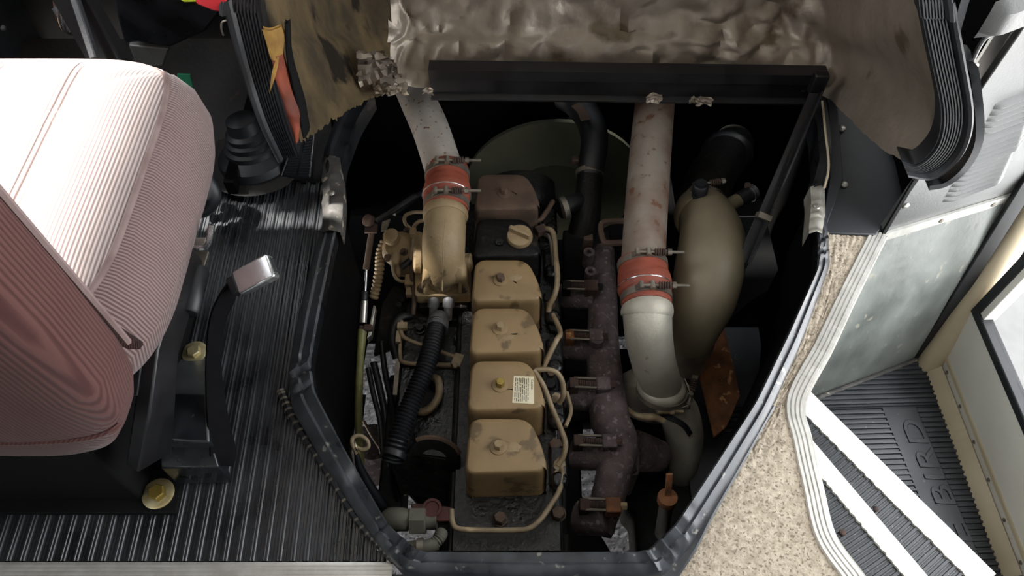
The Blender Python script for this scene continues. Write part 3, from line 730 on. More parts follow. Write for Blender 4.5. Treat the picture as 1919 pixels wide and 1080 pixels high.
# cushion: rounded slab, right edge x=-.42, z top .45
def sq(v, p): return math.copysign(abs(v)**p, v)
def ztop(x, y):
    ch = 0
    for cx in (-.62, -.735, -.85): ch -= .012*math.exp(-((x-cx)/.010)**2)
    return ch
CX0, CX1, CY0, CY1 = -1.02, -.428, .42, .965
ZT = .455
def cushion_outline(inset, n=64):
    pts = []; hx = (CX1-CX0)/2-inset; hy = (CY1-CY0)/2-inset; cx = (CX0+CX1)/2; cy = (CY0+CY1)/2
    for k in range(n):
        a = 2*math.pi*k/n; pts.append((cx+hx*sq(math.cos(a), .34), cy+hy*sq(math.sin(a), .30)))
    return pts
m = MB(); NX, NY = 90, 60; rows = []
hx = (CX1-CX0)/2-.040; hy = (CY1-CY0)/2-.022; cx = (CX0+CX1)/2-.018; cy = (CY0+CY1)/2
for i in range(NY+1):
    r = []; v = -1+2*i/NY
    for j in range(NX+1):
        u = -1+2*j/NX
        # squircle mapping keeps rounded corners
        k = (max(abs(u), abs(v))/((abs(u)**5+abs(v)**5)**.2)) if (u or v) else 1
        x_ = cx+hx*u*k; y_ = cy+hy*v*k
        e = max(abs(u), abs(v)); dome = .022*(1-abs(u)**4)*(1-abs(v)**6)
        z = ZT-.012+dome+ztop(x_, y_)*(1-e**8)
        # the front edge rolls over
        if v > .75: z -= .022*((v-.75)/.25)**2
        r.append(Vector((x_-.01*(y_-.4), y_, z)))
    rows.append(r)
m.loft(rows); TOPROWS = rows
cush = obj('cushion', m, 'cushion_cloth', seat, smooth=80)
bd = [rows[0][j] for j in range(NX)]+[rows[i][NX] for i in range(NY)]+[rows[NY][j] for j in range(NX, 0, -1)]+[rows[i][0] for i in range(NY, 0, -1)]
m = MB(); rr = []
cc = Vector((cx, cy, 0))
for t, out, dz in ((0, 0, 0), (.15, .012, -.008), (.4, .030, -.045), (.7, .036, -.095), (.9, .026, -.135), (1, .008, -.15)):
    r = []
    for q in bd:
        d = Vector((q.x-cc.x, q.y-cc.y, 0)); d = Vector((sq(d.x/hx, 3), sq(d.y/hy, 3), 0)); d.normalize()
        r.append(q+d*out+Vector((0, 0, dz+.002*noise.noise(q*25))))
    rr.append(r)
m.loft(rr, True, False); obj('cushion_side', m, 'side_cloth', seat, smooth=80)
m = MB(); m.tube(bd+[bd[0]], .0045, 6, 1); obj('cushion_piping', m, 'piping_cloth', seat, smooth=80)
# backrest: upright slab, its rear and right side towards us
m = MB(); rows = []
BX1 = -.415; zs = [.292, .300, .322, .36, .41, .48, .60, .75, .90, .98, 1.02]
def back_section(z, inset):
    # closed outline: front y~.44, rear y~.33
    yb = .335-.02*max(0, (z-.3))-.0; yf = .452-.01*max(0, z-.45)
    pts = []; cx_, cy_ = -.728, (yb+yf)/2; ax_, ay_ = .305-inset, (yf-yb)/2-inset*.28
    for k in range(56):
        a = 2*math.pi*k/56; pts.append(Vector((cx_+ax_*sq(math.cos(a), .26), cy_+ay_*sq(math.sin(a), .5), z)))
    return pts
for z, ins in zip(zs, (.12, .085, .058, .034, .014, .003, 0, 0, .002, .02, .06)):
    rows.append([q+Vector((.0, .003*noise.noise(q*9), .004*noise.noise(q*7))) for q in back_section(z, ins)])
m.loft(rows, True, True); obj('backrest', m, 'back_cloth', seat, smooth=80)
# seams on the backrest
sec = back_section(.43, -.001)
m = MB(); m.tube([q+Vector((0, 0, 0)) for q in back_section(.385, .0225)[29:54]], .0035, 6, 2); obj('back_seam', m, 'back_cloth', seat)
m = MB(); m.tube([back_section(z, -.002)[3] for z in (.46, .5, .6, .75, .9)], .004, 6, 4); obj('back_piping', m, 'piping_cloth', seat)
# little flap at the corner of the cover
q0 = P(272, 640, .44); m = MB(); m.loft([[P(215, 605, .46), P(214, 612, .44), P(205, 640, .42)], [P(245, 626, .455), P(246, 634, .44), P(240, 655, .42)], [P(268, 641, .45), P(268, 647, .44), P(262, 655, .43)]]); obj('cover_flap', m, 'back_cloth', seat, smooth=60)
# black frame below
m = MB(); m.box((-.80, .66, .26), (.44, .50, .09)); m.box((-.76, .60, .12), (.36, .40, .24)); obj('pedestal', m, 'black_matt', seat, bevel=.006)
def railpts(lst): return [P(*q) for q in lst]
m = MB(); m.sweep(railpts([(352, 470, .30), (330, 560, .29), (300, 660, .27), (290, 770, .23), (280, 860, .16)]), [(-.012, -.03), (.012, -.03), (.012, .03), (-.012, .03)]); obj('slide_rail', m, 'black_paint', seat, bevel=.003)
m = MB(); m.sweep(railpts([(326, 480, .31), (300, 570, .30), (272, 660, .28), (262, 740, .25)]), [(-.008, -.02), (.008, -.02), (.008, .02), (-.008, .02)]); obj('side_frame', m, 'black_gloss', seat, bevel=.002)
m = MB(); m.tube(railpts([(349, 430, .31), (356, 428, .31), (359, 436, .31), (350, 470, .30), (342, 478, .30)]), .0022, 6, 5); m.tube(railpts([(338, 482, .30), (347, 482, .30), (346, 495, .30), (336, 528, .295), (326, 532, .295)]), .0022, 6, 5); obj('wire_loop', m, 'chrome', seat)
m = MB(); m.tube(railpts([(352, 460, .29), (368, 465, .29), (384, 463, .29), (391, 452, .30), (396, 421, .32)]), .0045, 8, 5); obj('bent_lever', m, 'chrome', seat)
m = MB(); m.box(P(370, 456, .285), (.030, .014, .012)); obj('lever_plate', m, 'steel', seat, bevel=.002)
m = MB(); m.sweep([P(372, 470, .27), P(352, 530, .26)], [(-.016, -.002), (.016, -.002), (.016, .002), (-.016, .002)]); obj('lever_arm', m, 'steel_dull', seat)
a, b = P(374, 504, .27), P(353, 588, .265); m = MB(); m.tube([a, a.lerp(b, .08), a.lerp(b, .95), b], [.013, .0155, .015, .012], 14, 1); obj('grip', m, 'rubber_black', seat)
m = MB(); m.cyl(P(338, 512, .28), P(362, 518, .27), .004, 8); m.cyl(P(336, 560, .27), P(348, 566, .265), .008, 10); obj('grip_pin', m, 'steel', seat)
# bracket with bolt, rear foot plate with bolt
pl = [P(316, 646, .03), P(386, 646, .03), P(388, 672, .03), P(384, 740, .10), P(303, 740, .10), P(312, 672, .03)]
m = MB(); L1 = spline([P(316, 645, .012), P(312, 672, .012), P(306, 702, .05), P(303, 740, .11)], 6); L2 = spline([P(388, 645, .012), P(389, 672, .012), P(388, 702, .05), P(386, 740, .11)], 6)
m.loft([[a, a.lerp(b, .5), b, b-Vector((0, 0, .006)), a-Vector((0, 0, .006))] for a, b in zip(L1, L2)], True, True); br = obj('bent_bracket', m, 'black_sheen', seat, smooth=50)
m = MB(); m.lathe([(.022, 0), (.022, .002), (.020, .003)], P(365, 661, .013), (0, 0, 1), 22); w_ = obj('washer', m, 'zinc', br); m = MB().hexbolt(P(365, 661, .016), (0, 0, 1), .012, .010); obj('bolt', m, 'zinc', br)
m = MB(); m.prism([P(302, 736, .12), P(388, 738, .12), P(392, 830, .11), P(300, 826, .11)], (0, 0, -.10)); obj('box_bracket', m, 'black_gloss', seat, bevel=.004)
m = MB(); m.prism([P(298, 822, .09), P(395, 822, .09), P(410, 876, .075), P(300, 878, .075)], (0, 0, -.07)); obj('step_bracket', m, 'black_gloss', seat, bevel=.003)
m = MB(); m.prism([P(-260, 880, .012), P(345, 880, .012), P(330, 962, .012), P(-260, 962, .012)], (0, 0, -.010)); fp = obj('foot_plate', m, 'black_matt', seat, bevel=.002)
m = MB(); m.lathe([(.025, 0), (.025, .002), (.023, .003)], P(297, 926, .013), (0, 0, 1), 22); obj('washer', m, 'zinc', fp); m = MB().hexbolt(P(297, 926, .016), (0, 0, 1), .0135, .013); obj('bolt', m, 'brass', fp)
m = MB(); m.tube([P(293, 740, .17), P(291, 780, .15), P(290, 824, .13)], .004, 8, 4); obj('bright_edge', m, 'chrome', seat)
# ---- seat belt
belt = thing('seat_belt', P(410, 850, .02), 'black webbing seat belt with a chrome buckle beside the driver seat', 'seat belt')
pts = spline(railpts([(436, 535, .26), (424, 560, .25), (408, 600, .22), (400, 660, .18), (402, 730, .14), (410, 800, .10), (418, 850, .07), (414, 872, .06)]), 8)
tw = [1.0-.75*(i/(len(pts)-1)) for i in range(len(pts))]
sc_ = lin([.6, .75, .7, .6, .7, .85, 1.0, .8], 8)
m = MB(); m.sweep(pts, [(-.020, -.003), (.020, -.003), (.021, 0), (.020, .003), (-.020, .003), (-.021, 0)], up=(.3, -.4, .9), twist=tw, scale=sc_); obj('webbing', m, 'webbing', belt, smooth=60)
a, b = P(446, 533, .275), P(513, 498, .30); d_ = (b-a).normalized()
m = MB(); m.sweep([a, a+d_*.004, b-d_*.004, b], [(-.019, -.009), (.019, -.009), (.019, .009), (-.019, .009)], up=(0, -.35, 1), scale=[.9, 1, 1, .92]); obj('buckle', m, 'chrome', belt, bevel=.003, smooth=30)
m = MB(); m.sweep([a+d_*.006, b-d_*.01], [(-.022, -.0125), (.012, -.0125), (.012, -.0095), (-.022, -.0095)], up=(0, -.35, 1)); obj('buckle_base', m, 'steel', belt, bevel=.001)
m = MB(); m.sweep([a-d_*.012, a+d_*.003], [(-.014, -.009), (.014, -.009), (.014, .009), (-.014, .009)], up=(0, -.35, 1)); obj('buckle_neck', m, 'rubber_black', belt, bevel=.003)
m = MB(); m.sweep([b-d_*.001, b+d_*.004], [(-.010, -.004), (.010, -.004), (.010, .004), (-.010, .004)], up=(0, -.35, 1)); obj('release_button', m, 'rubber_black', belt, bevel=.001)
# ---- gear lever boot on the toe plate
c = P(478, 292, .035); m = MB()
prf = [(.078, -.01), (.074, .006), (.060, .016), (.055, .020), (.054, .030), (.046, .034), (.047, .046), (.040, .050), (.041, .062), (.033, .068), (.030, .092), (.016, .10)]
m.lathe(prf, c, (-.06, .12, 1), 28)
obj('rubber_boot', m, 'rubber_black', None, label='round black bellows boot standing on the rusty toe plate', cat='rubber boot')
m = MB(); rr = []
for i in range(12):
    a_ = i/11; rr.append([c+Vector((math.cos(w)*(.072+.035*a_*(1+.35*noise.noise(Vector((math.cos(w)*2, math.sin(w)*2, 1))))), math.sin(w)*(.072+.03*a_), -.004-.006*a_)) for w in [2*math.pi*k/40 for k in range(40)]])
m.loft(rr, True); obj('boot_flange', m, 'toe_rust', None, label='ragged dark metal collar under the bellows boot', cat='collar')
# ---- accelerator pedal
ped = thing('accelerator_pedal', P(560, 332, .02), 'black ribbed accelerator pedal with a bright edge beside the hood', 'pedal')
A0, A1, B0, B1 = P(528, 330, .03), P(584, 333, .03), P(553, 262, .11), P(592, 250, .11)
m = MB(); m.loft([[A0, A1, A1-Vector((0, 0, .01)), A0-Vector((0, 0, .01))], [B0, B1, B1-Vector((0, 0, .01)), B0-Vector((0, 0, .01))]], True, True); obj('plate', m, 'black_paint', ped)
for k in range(15):
    t = .03+.94*k/14; a = A0.lerp(B0, t); b = A1.lerp(B1, t); mm = MB(); mm.sweep([a.lerp(b, .08), a.lerp(b, .46)], [(-.0022, 0), (.0022, 0), (.0015, .004), (-.0015, .004)]); mm.sweep([a.lerp(b, .54), a.lerp(b, .9)], [(-.0022, 0), (.0022, 0), (.0015, .004), (-.0015, .004)]); obj('rib', mm, 'rubber_black', ped)
m = MB(); m.tube([A0+Vector((0, 0, .002)), B0+Vector((0, 0, .002))], .0016, 6, 1); m.tube([A1+Vector((-.004, 0, .002)), B1+Vector((-.004, 0, .002))], .002, 6, 1); obj('bright_edge', m, 'chrome', ped)
# ---- black hose loop by the seat front
m = MB(); m.tube(railpts([(365, 330, .10), (388, 340, .10), (400, 365, .08), (385, 390, .06), (362, 396, .06)]), .016, 10, 6); m.tube(railpts([(360, 345, .07), (380, 355, .06), (384, 375, .05), (362, 385, .04)]), .012, 10, 6)
obj('black_hose', m, 'rubber_black', None, label='coiled black hose on the floor at the front of the driver seat', cat='hose')
# ---- steering column cover, column strut and dash parts
col_ = thing('steering_column', (-.7, 1.35, .1), 'black steering column shroud behind the driver seat cushion', 'steering column')
m = MB(); top = [PY(200, -40, 1.16), PY(440, -40, 1.16), PY(425, 8, 1.17), PY(385, 60, 1.17), PY(318, 90, 1.16), PY(260, 80, 1.16), PY(232, 82, 1.16)]
m.prism(top, (0, .12, -.02)); obj('shroud', m, 'black_gloss', col_, bevel=.006)
m = MB(); m.prism([PY(240, 84, 1.18), PY(316, 92, 1.18), PY(306, 125, 1.18), PY(256, 125, 1.18)], (0, .05, 0)); obj('shroud_lip', m, 'panel_grey', col_, bevel=.003)
m = MB(); m.sweep([PY(120, -40, 1.10), PY(215, 130, 1.02)], [(-.030, -.015), (.030, -.015), (.030, .015), (-.030, .015)], up=(0, -1, .2)); obj('strut', m, 'black_matt', col_, bevel=.004)
m = MB(); m.sweep([PY(128, -40, 1.08), PY(178, 110, 1.0)], [(-.006, -.006), (.006, -.006), (.006, .006), (-.006, .006)], up=(0, -1, .2)); obj('strut_bead', m, 'panel_black', col_, bevel=.002)
m = MB(); m.box((-.80, 1.50, .15), (.80, .05, .75)); m.box((-.62, 1.46, .02), (.36, .06, .40)); obj('dash_panel', m, 'black_matt', None, bevel=.01, label='dark dashboard front below the steering column', cat='dashboard')
hs = thing('wiring_harness', PY(120, 30, 1.25), 'bundle of thin wires looping below the dashboard at the left', 'wires')
for k in range(6):
    m = MB(); e = k*4; m.tube([PY(100+e, -20, 1.28), PY(103+e*.6, 20+k, 1.25-k*.006), PY(112+e*.5, 50+k*1.5, 1.24-k*.005), PY(130+e*.4, 60+k, 1.24), PY(140, 52+k*2, 1.24)], .0022, 6, 6)
    obj('wire', m, ('red_paint', 'rubber_black', 'beige_paint', 'brown_dust', 'rubber_black', 'panel_grey')[k], hs)
m = MB(); m.cyl(PY(112, 10, 1.25), PY(142, 56, 1.23), .016, 12); obj('connector', m, 'grey_boot', hs)
m = MB().lathe([(.006, 0), (.007, .006), (.003, .01)], PY(141, 55, 1.21), (0, -1, .3), 10); obj('terminal', m, 'steel', hs)
m = MB(); m.prism([PY(365, -12, 1.06), PY(425, -12, 1.06), PY(424, 26, 1.06), PY(400, 22, 1.06), PY(366, 8, 1.06)], (0, .03, 0)); m.prism([PY(392, -60, 1.06), PY(425, -60, 1.06), PY(425, -10, 1.06), PY(395, -10, 1.06)], (0, .03, 0)); obj('red_handle', m, 'red_plastic', None, bevel=.004, label='glossy red plastic handle at the top edge left of the hood', cat='handle')
m = MB(); m.prism([PY(320, -10, 1.10), PY(398, -10, 1.10), PY(394, 4, 1.10), PY(345, 5, 1.10)], (0, .02, .004)); obj('lime_tab', m, 'lime_plastic', None, bevel=.002, label='lime yellow plastic tab beside the red handle', cat='tab')
m = MB(); m.prism([PY(332, 140, 1.12), PY(356, 141, 1.12), PY(367, 188, 1.12), PY(340, 188, 1.12)], (0, .004, 0)); obj('green_tag', m, 'green_tag', None, label='small green tag hanging beside the seat cushion front', cat='tag')
m = MB(); m.tube([PY(424, 38, 1.05), PY(416, 42, 1.05), PY(415, 54, 1.05), PY(419, 66, 1.05)], .0016, 6, 5); obj('wire_hook', m, 'steel_dull', None, label='thin grey wire hook by the left hood seal', cat='hook')
m = MB(); m.box((-1.15, 1.15, .25), (.12, .7, .5)); m.lathe([(.006, 0), (.004, .005)], PY(5, 52, 1.10), (1, -.5, 0), 10); obj('side_console', m, 'panel_black', None, bevel=.008, label='dark grey side console at the far left below the window', cat='console')
# ================================================================== ENGINE
eng = thing('engine', (-.02, .8, -.62), 'six cylinder diesel engine with tan valve covers in the floor opening', 'engine')
def rnd(poly, rs, n=5):
    out = []; k = len(poly)
    for i in range(k):
        p = Vector(poly[i]); a = Vector(poly[i-1])-p; b = Vector(poly[(i+1) % k])-p; r = rs[i] if isinstance(rs, (list, tuple)) else rs
        p0 = p+a.normalized()*r; p1 = p+b.normalized()*r
        for j in range(n+1):
            t = j/n; out.append(p0*(1-t)**2+p*2*t*(1-t)+p1*t*t)
    return out
ZC = -.095
m = MB(); m.box((-.012, .79, -.27), (.215, .83, .10)); m.box((-.02, .80, -.45), (.26, .80, .30)); obj('cylinder_head', m, 'engine_black', eng, bevel=.006)
m = MB(); m.box((-.010, .79, -.222), (.20, .82, .012)); obj('head_gasket_rail', m, 'engine_oily', eng, bevel=.003)
def cover(yc, material, w=1.0, dx=0, zt=ZC, htot=.12):
    base = [(-.084, -.056), (.062, -.052), (.060, -.018), (.033, .050), (-.078, .050)]
    rs = [.018, .022, .03, .026, .022]
    out = rnd([(x*w+dx, yc+y, 0) for x, y in base], rs, 6)
    c = sum(out, Vector())/len(out); rows = []
    def at(k, z): return [c+(q-c)*k+Vector((0, 0, z)) for q in out]
    for k, z in ((1.05, zt-htot), (1.05, zt-htot+.008), (1.025, zt-htot+.010), (1.012, zt-.03), (1.0, zt-.012), (.985, zt-.005), (.955, zt-.0012), (.92, zt), (.6, zt+.0006), (.2, zt+.0008)):
        rows.append(at(k, z))
    return obj('valve_cover', MB().loft(rows, True, True), material, eng, smooth=50)
YB = [.536+.1195*k for k in range(6)]
for k in range(6):
    material = ('tan_paint', 'tan_paint', 'tan_paint', 'tan_paint', 'engine_black', 'brown_dust')[k]
    cv = cover(YB[k]+.002, material, (1, 1, 1, .99, 1, 1.0)[k], (0, 0, 0, 0, 0, 0)[k], ZC-(.012 if k == 4 else 0))
    cv['label'] = ('tan valve cover nearest the rear', 'tan valve cover with a paper caution sticker', 'plain tan valve cover in the middle', 'tan valve cover with a dark oil stain', 'black valve cover with the oil filler cap', 'dusty brown valve cover at the front')[k]
    if k != 4:
        q = P(*((934, 838), (937, 722), (937, 616), (938, 525), (0, 0), (945, 362))[k], ZC+.001)
        m = MB().lathe([(.016, 0), (.015, .002), (.012, .003)], q, (0, 0, 1), 16)
        obj('bolt_washer', m, material, cv)
        m = MB().hexbolt(q+Vector((0, 0, .002)), (.05*math.sin(k), 0, 1), .0088, .014); obj('bolt', m, ('tan_cast', 'brass', 'tan_cast', 'brown_dust', '', 'brown_dust')[k], cv)
    else:
        q = P(974, 446, ZC-.008); m = MB().lathe([(.027, 0), (.028, .004), (.026, .012), (.020, .014)], q, (0, -.1, 1), 24); cap = obj('oil_filler_cap', m, 'tan_cast', cv)
        m = MB(); m.box(q+Vector((0, 0, .018)), (.050, .010, .018), Matrix.Rotation(R(-28), 3, 'Z')); obj('cap_grip', m, 'tan_cast', cap, bevel=.002)
        m = MB().lathe([(.010, 0), (.009, .004)], P(936, 455, ZC-.011), (0, 0, 1), 8); obj('blank_plug', m, 'engine_oily', cv)
    # worn patch of bare primer on the dirty covers
    if k == 1:
        a, b, c_, d_ = P(963, 705, ZC+.0014), P(1001, 706, ZC+.0014), P(1001, 757, ZC+.0014), P(960, 755, ZC+.0014)
        m = MB(); m.prism([a, b, c_, d_], (0, 0, -.0008)); st = obj('caution_sticker', m, 'sticker_paper', cv, smooth=0); st['label'] = 'cream paper sticker with lines of small print'
        ink = MB(); random.seed(3)
        for col in range(8):
            u = .10+.088*col; v = .05+.04*random.random()
            while v < .93:
                L_ = .05+.20*random.random(); v2 = min(v+L_, .95)
                p_ = [a.lerp(b, uu).lerp(d_.lerp(c_, uu), vv) for uu, vv in ((u-.018, v), (u+.018, v), (u+.018, v2), (u-.018, v2))]
                ink.add([z+Vector((0, 0, .0004)) for z in p_], [(0, 1, 2, 3)]); v = v2+.035
        obj('print', ink, 'ink', st, smooth=0)
        cu = bpy.data.curves.new('t', 'FONT'); cu.body = 'Caution'; cu.size = .0065; to = bpy.data.objects.new('t', cu); COL.objects.link(to); bpy.context.view_layer.update()
        me = bpy.data.meshes.new_from_object(to.evaluated_get(bpy.context.evaluated_depsgraph_get())); bpy.data.objects.remove(to)
        me.transform(Matrix.Translation(a.lerp(b, .86).lerp(d_.lerp(c_, .86), .12)+Vector((0, 0, .0006))-ORG['engine']) @ Matrix.Rotation(R(-92), 4, 'Z')); me.materials.clear(); me.materials.append(MATS['ink'])
        lo = bpy.data.objects.new('heading_print', me); COL.objects.link(lo); lo.parent = st
    if k in (0, 2, 3):
        c0 = ((960, 838), None, (946, 632), (963, 520))[k]; m = MB(); q = P(*c0, ZC+.0009); rr = []
        ring = [q+Vector((math.cos(w)*(.017+.008*noise.noise(Vector((math.cos(w)*2, math.sin(w)*2, k)))), math.sin(w)*(.009+.005*noise.noise(Vector((math.cos(w)*3, math.sin(w)*3, k+4)))), 0)) for w in [2*math.pi*j/20 for j in range(20)]]
        m.loft([ring, [q+(z-q)*.6+Vector((0, 0, .0012)) for z in ring], [q+(z-q)*.15+Vector((0, 0, .0016)) for z in ring]], True, True); obj('paint_drip', m, 'tan_cast', cv)
# intake plenum on the left of the head, oily
m = MB(); m.box((-.175, .765, -.285), (.13, .45, .09)); obj('intake_plenum', m, 'engine_oily', eng, bevel=.008)
m = MB(); m.box((-.245, .64, -.36), (.05, .30, .10)); obj('plenum_side', m, 'engine_black', eng, bevel=.006)
for (px, py) in ((787, 618), (752, 800), (860, 640), (770, 745)):
    m = MB().hexbolt(P(px, py, -.238), (0, 0, 1), .010, .012, .013); obj('bolt', m, 'engine_oily', eng)
m = MB(); m.prism([P(742, 672, -.23), P(750, 672, -.23), P(744, 740, -.24), P(736, 740, -.24)], (0, 0, -.05)); obj('bright_edge_plate', m, 'steel_dull', eng)
# intake elbow
elb = obj('intake_elbow', MB().tube([P(830, 545, -.26), P(830, 520, -.17), P(831, 486, -.095), P(832, 448, -.06), P(835, 410, -.05), P(836, 385, -.05)], [.036, .041, .044, .0445, .043, .043], 26, 7), 'tan_cast', eng, smooth=60)
m = MB(); m.tube([P(835, 412, -.05), P(835, 406, -.05), P(835, 400, -.05), P(836, 394, -.05)], [.0445, .0475, .0475, .0445], 28, 2); obj('end_bead', m, 'tan_cast', elb, smooth=60)
fl = [P(778, 500, -.165), P(882, 500, -.165), P(883, 553, -.168), P(777, 555, -.168)]
m = MB(); m.prism(rnd(fl, .008, 3), (0, 0, -.03)); obj('elbow_flange', m, 'tan_cast', elb, bevel=.003)
for px in (791, 868): m = MB().hexbolt(P(px, 542, -.168), (0, 0, 1), .0085, .012, .011); obj('flange_bolt', m, 'brown_dust', elb)
m = MB(); m.lathe([(.030, 0), (.030, .012), (.024, .016)], P(788, 486, -.13), (-1, -.1, .15), 22); obj('side_boss', m, 'tan_cast', elb)
m = MB(); m.lathe([(.020, 0), (.020, .010), (.016, .013)], P(874, 492, -.13), (1, -.1, .15), 18); obj('side_boss', m, 'tan_cast', elb)
rows = []
for py, hw, zt in ((458, .040, -.105), (464, .047, -.088), (480, .0505, -.078), (500, .0515, -.082), (515, .0515, -.100), (528, .049, -.130), (538, .046, -.158), (540, .045, -.170)):
    c_ = P(831.5, py, zt); rows.append([Vector((c_.x+hw*sq(math.cos(a), .55), c_.y, -.20+(zt+.20)*abs(math.sin(a))**.55)) for a in [math.pi*k/18 for k in range(19)]])
obj('elbow_shoulder', MB().loft(rows), 'tan_cast', elb, smooth=50)
for sx in (-.037, .037):
    m = MB(); m.sweep([P(830, 548, -.165)+Vector((sx, 0, 0)), P(831, 500, -.10)+Vector((sx*.95, 0, 0)), P(832, 470, -.085)+Vector((sx*1.0, 0, 0))], [(-.006, -.02), (.006, -.02), (.004, .006), (-.004, .006)]); obj('rib', m, 'tan_cast', elb, bevel=.002)
m = MB().tube([P(829, 545, -.115), P(829.5, 515, -.082), P(830.5, 484, -.046), P(831.5, 448, -.0135), P(834, 412, -.006)], .0012, 6, 6); obj('casting_seam', m, 'tan_cast', elb)
# grid heater terminals under the elbow
m = MB(); m.box(P(832, 572, -.215), (.105, .03, .03)); obj('heater_spacer', m, 'engine_black', eng, bevel=.003)
for px, py in ((813, 562), (841, 562)):
    a = P(px, py, -.185); b = P(px-2, py+38, -.215); m = MB(); m.tube([a+Vector((0, .012, .002)), a, a.lerp(b, .35), a.lerp(b, .4), b], [.006, .0125, .0125, .0095, .0085], 14, 3); obj('terminal_boot', m, 'grey_boot', eng, smooth=60)
# ---- fuel transfer / injection parts on the left
fp = obj('fuel_control_housing', MB().lathe([(.036, -.05), (.040, -.02), (.041, 0), (.037, .010), (.028, .014), (.026, .017), (.012, .018)], P(748, 466, -.17), (-.25, -.2, 1), 30), 'tan_cast', eng, smooth=45)
m = MB().lathe([(.018, 0), (.019, .006), (.018, .014), (.013, .015), (.012, .013), (0, .013)], P(736, 447, -.145), (-.25, -.2, 1), 22); obj('housing_cap', m, 'tan_cast', fp)
for px, py in ((763, 433), (757, 473), (727, 484), (725, 442)): 
    m = MB().hexbolt(P(px, py, -.155), (-.25, -.2, 1), .0065, .009, .009); obj('housing_screw', m, 'brown_dust', fp)
m = MB().tube([P(742, 478, -.155), P(740, 490, -.155), P(738, 496, -.16)], [.011, .011, .008], 12, 3); obj('housing_nozzle', m, 'tan_cast', fp)
m = MB(); m.box(P(768, 476, -.2), (.06, .10, .05)); obj('pump_body', m, 'tan_cast', eng, bevel=.01)
def corr(name, pts, r, n, material, parent, amp=.28, seg=14, **k):
    path = spline(pts, 10); Ls = [0]
    for a, b in zip(path, path[1:]): Ls.append(Ls[-1]+(b-a).length)
    tot = Ls[-1]; P2 = []; rr = []
    for i in range(n*4+1):
        s = tot*i/(n*4); j = 0
        while j < len(Ls)-2 and Ls[j+1] < s: j += 1
        t = (s-Ls[j])/max(1e-9, Ls[j+1]-Ls[j]); P2.append(path[j].lerp(path[j+1], t)); rr.append(r*(1-(amp if i % 4 in (0,) else (.06 if i % 4 in (1, 3) else 0))))
    m = MB(); t0 = (P2[1]-P2[0]).normalized(); a = t0.orthogonal().normalized(); rows = []
    for i, q in enumerate(P2):
        t = (P2[min(i+1, len(P2)-1)]-P2[max(i-1, 0)]).normalized(); a = (a-t*a.dot(t)).normalized(); b = t.cross(a)
        rows.append([q+(a*math.cos(w)+b*math.sin(w))*rr[i] for w in [2*math.pi*z/seg for z in range(seg)]])
    m.loft(rows, True, True); return obj(name, m, material, parent, smooth=60, **k)
corr('bellows', PS([(722, 452, -.19), (713, 475, -.20), (711, 505, -.21), (706, 535, -.23), (700, 560, -.25)]), .0115, 15, 'tan_cast', eng)
def line(name, pix, r, material, parent, seg=8, n=6, **k):
    return obj(name, MB().tube(PS(pix), r, seg, n), material, parent, smooth=70, **k)
line('fuel_line', [(796, 398, -.10), (776, 398, -.12), (760, 404, -.13), (759, 418, -.14), (770, 432, -.16), (772, 460, -.17)], .0042, 'tan_line', eng)
line('fuel_line', [(800, 413, -.10), (784, 416, -.12), (774, 430, -.14), (773, 460, -.15), (770, 488, -.16)], .0045, 'tan_line', eng)
line('fuel_line', [(772, 488, -.17), (772, 520, -.18), (776, 560, -.20), (774, 590, -.22)], .005, 'brown_dust', eng)
line('fuel_line', [(736, 495, -.17), (738, 512, -.18), (745, 524, -.19), (758, 528, -.2), (775, 524, -.2)], .004, 'tan_line', eng)
line('fuel_line', [(745, 494, -.17), (746, 510, -.18), (748, 515, -.19)], .007, 'tan_cast', eng)
line('rubber_stub', [(752, 502, -.17), (760, 496, -.165), (770, 488, -.16)], .007, 'rubber_black', eng)
for q, d_ in ((P(774, 436, -.13), (.014, .02, .014)), (P(768, 528, -.19), (.02, .028, .02)), (P(768, 548, -.20), (.016, .02, .016))):
    m = MB(); m.box(q, d_); obj('line_clip', m, 'tan_cast', eng, bevel=.002)
m = MB(); m.prism([P(735, 540, -.24), P(740, 535, -.24), P(773, 552, -.25), P(770, 640, -.27), P(700, 665, -.3), P(715, 570, -.27)], (0, 0, -.012)); obj('heat_shield', m, 'engine_black', eng, bevel=.002)
for (px, py, r_) in ((764, 560, .009), (754, 566, .007), (748, 575, .008)): m = MB().hexbolt(P(px, py, -.235), (0, 0, 1), r_, .01); obj('bolt', m, 'engine_black', eng)
# hard lines over the plenum
line('hard_line', [(752, 602, -.22), (752, 625, -.215), (765, 637, -.215), (800, 650, -.22), (850, 668, -.22), (884, 681, -.225)], .0048, 'tan_line', eng, n=8)
line('hard_line', [(750, 630, -.225), (750, 665, -.228), (756, 679, -.23), (790, 683, -.232), (850, 684, -.235), (880, 688, -.235)], .0048, 'tan_line', eng, n=8)
line('hard_line', [(790, 688, -.236), (850, 688, -.238), (882, 690, -.238)], .004, 'brown_dust', eng)
for q, d_, a_ in ((P(858, 676, -.22), (.022, .03, .012), -20), (P(754, 612, -.21), (.022, .016, .014), 0), (P(747, 632, -.22), (.012, .03, .012), 0)):
    m = MB(); m.box(q, d_, Matrix.Rotation(R(a_), 3, 'Z')); obj('line_clamp', m, 'tan_line', eng, bevel=.002)
m = MB().hexbolt(P(854, 687, -.215), (0, -.3, 1), .006, .01); obj('bolt', m, 'tan_line', eng)
line('hose_bend', [(770, 592, -.24), (752, 596, -.235), (740, 612, -.24), (737, 640, -.25), (745, 672, -.27)], .011, 'rubber_black', eng, 10)
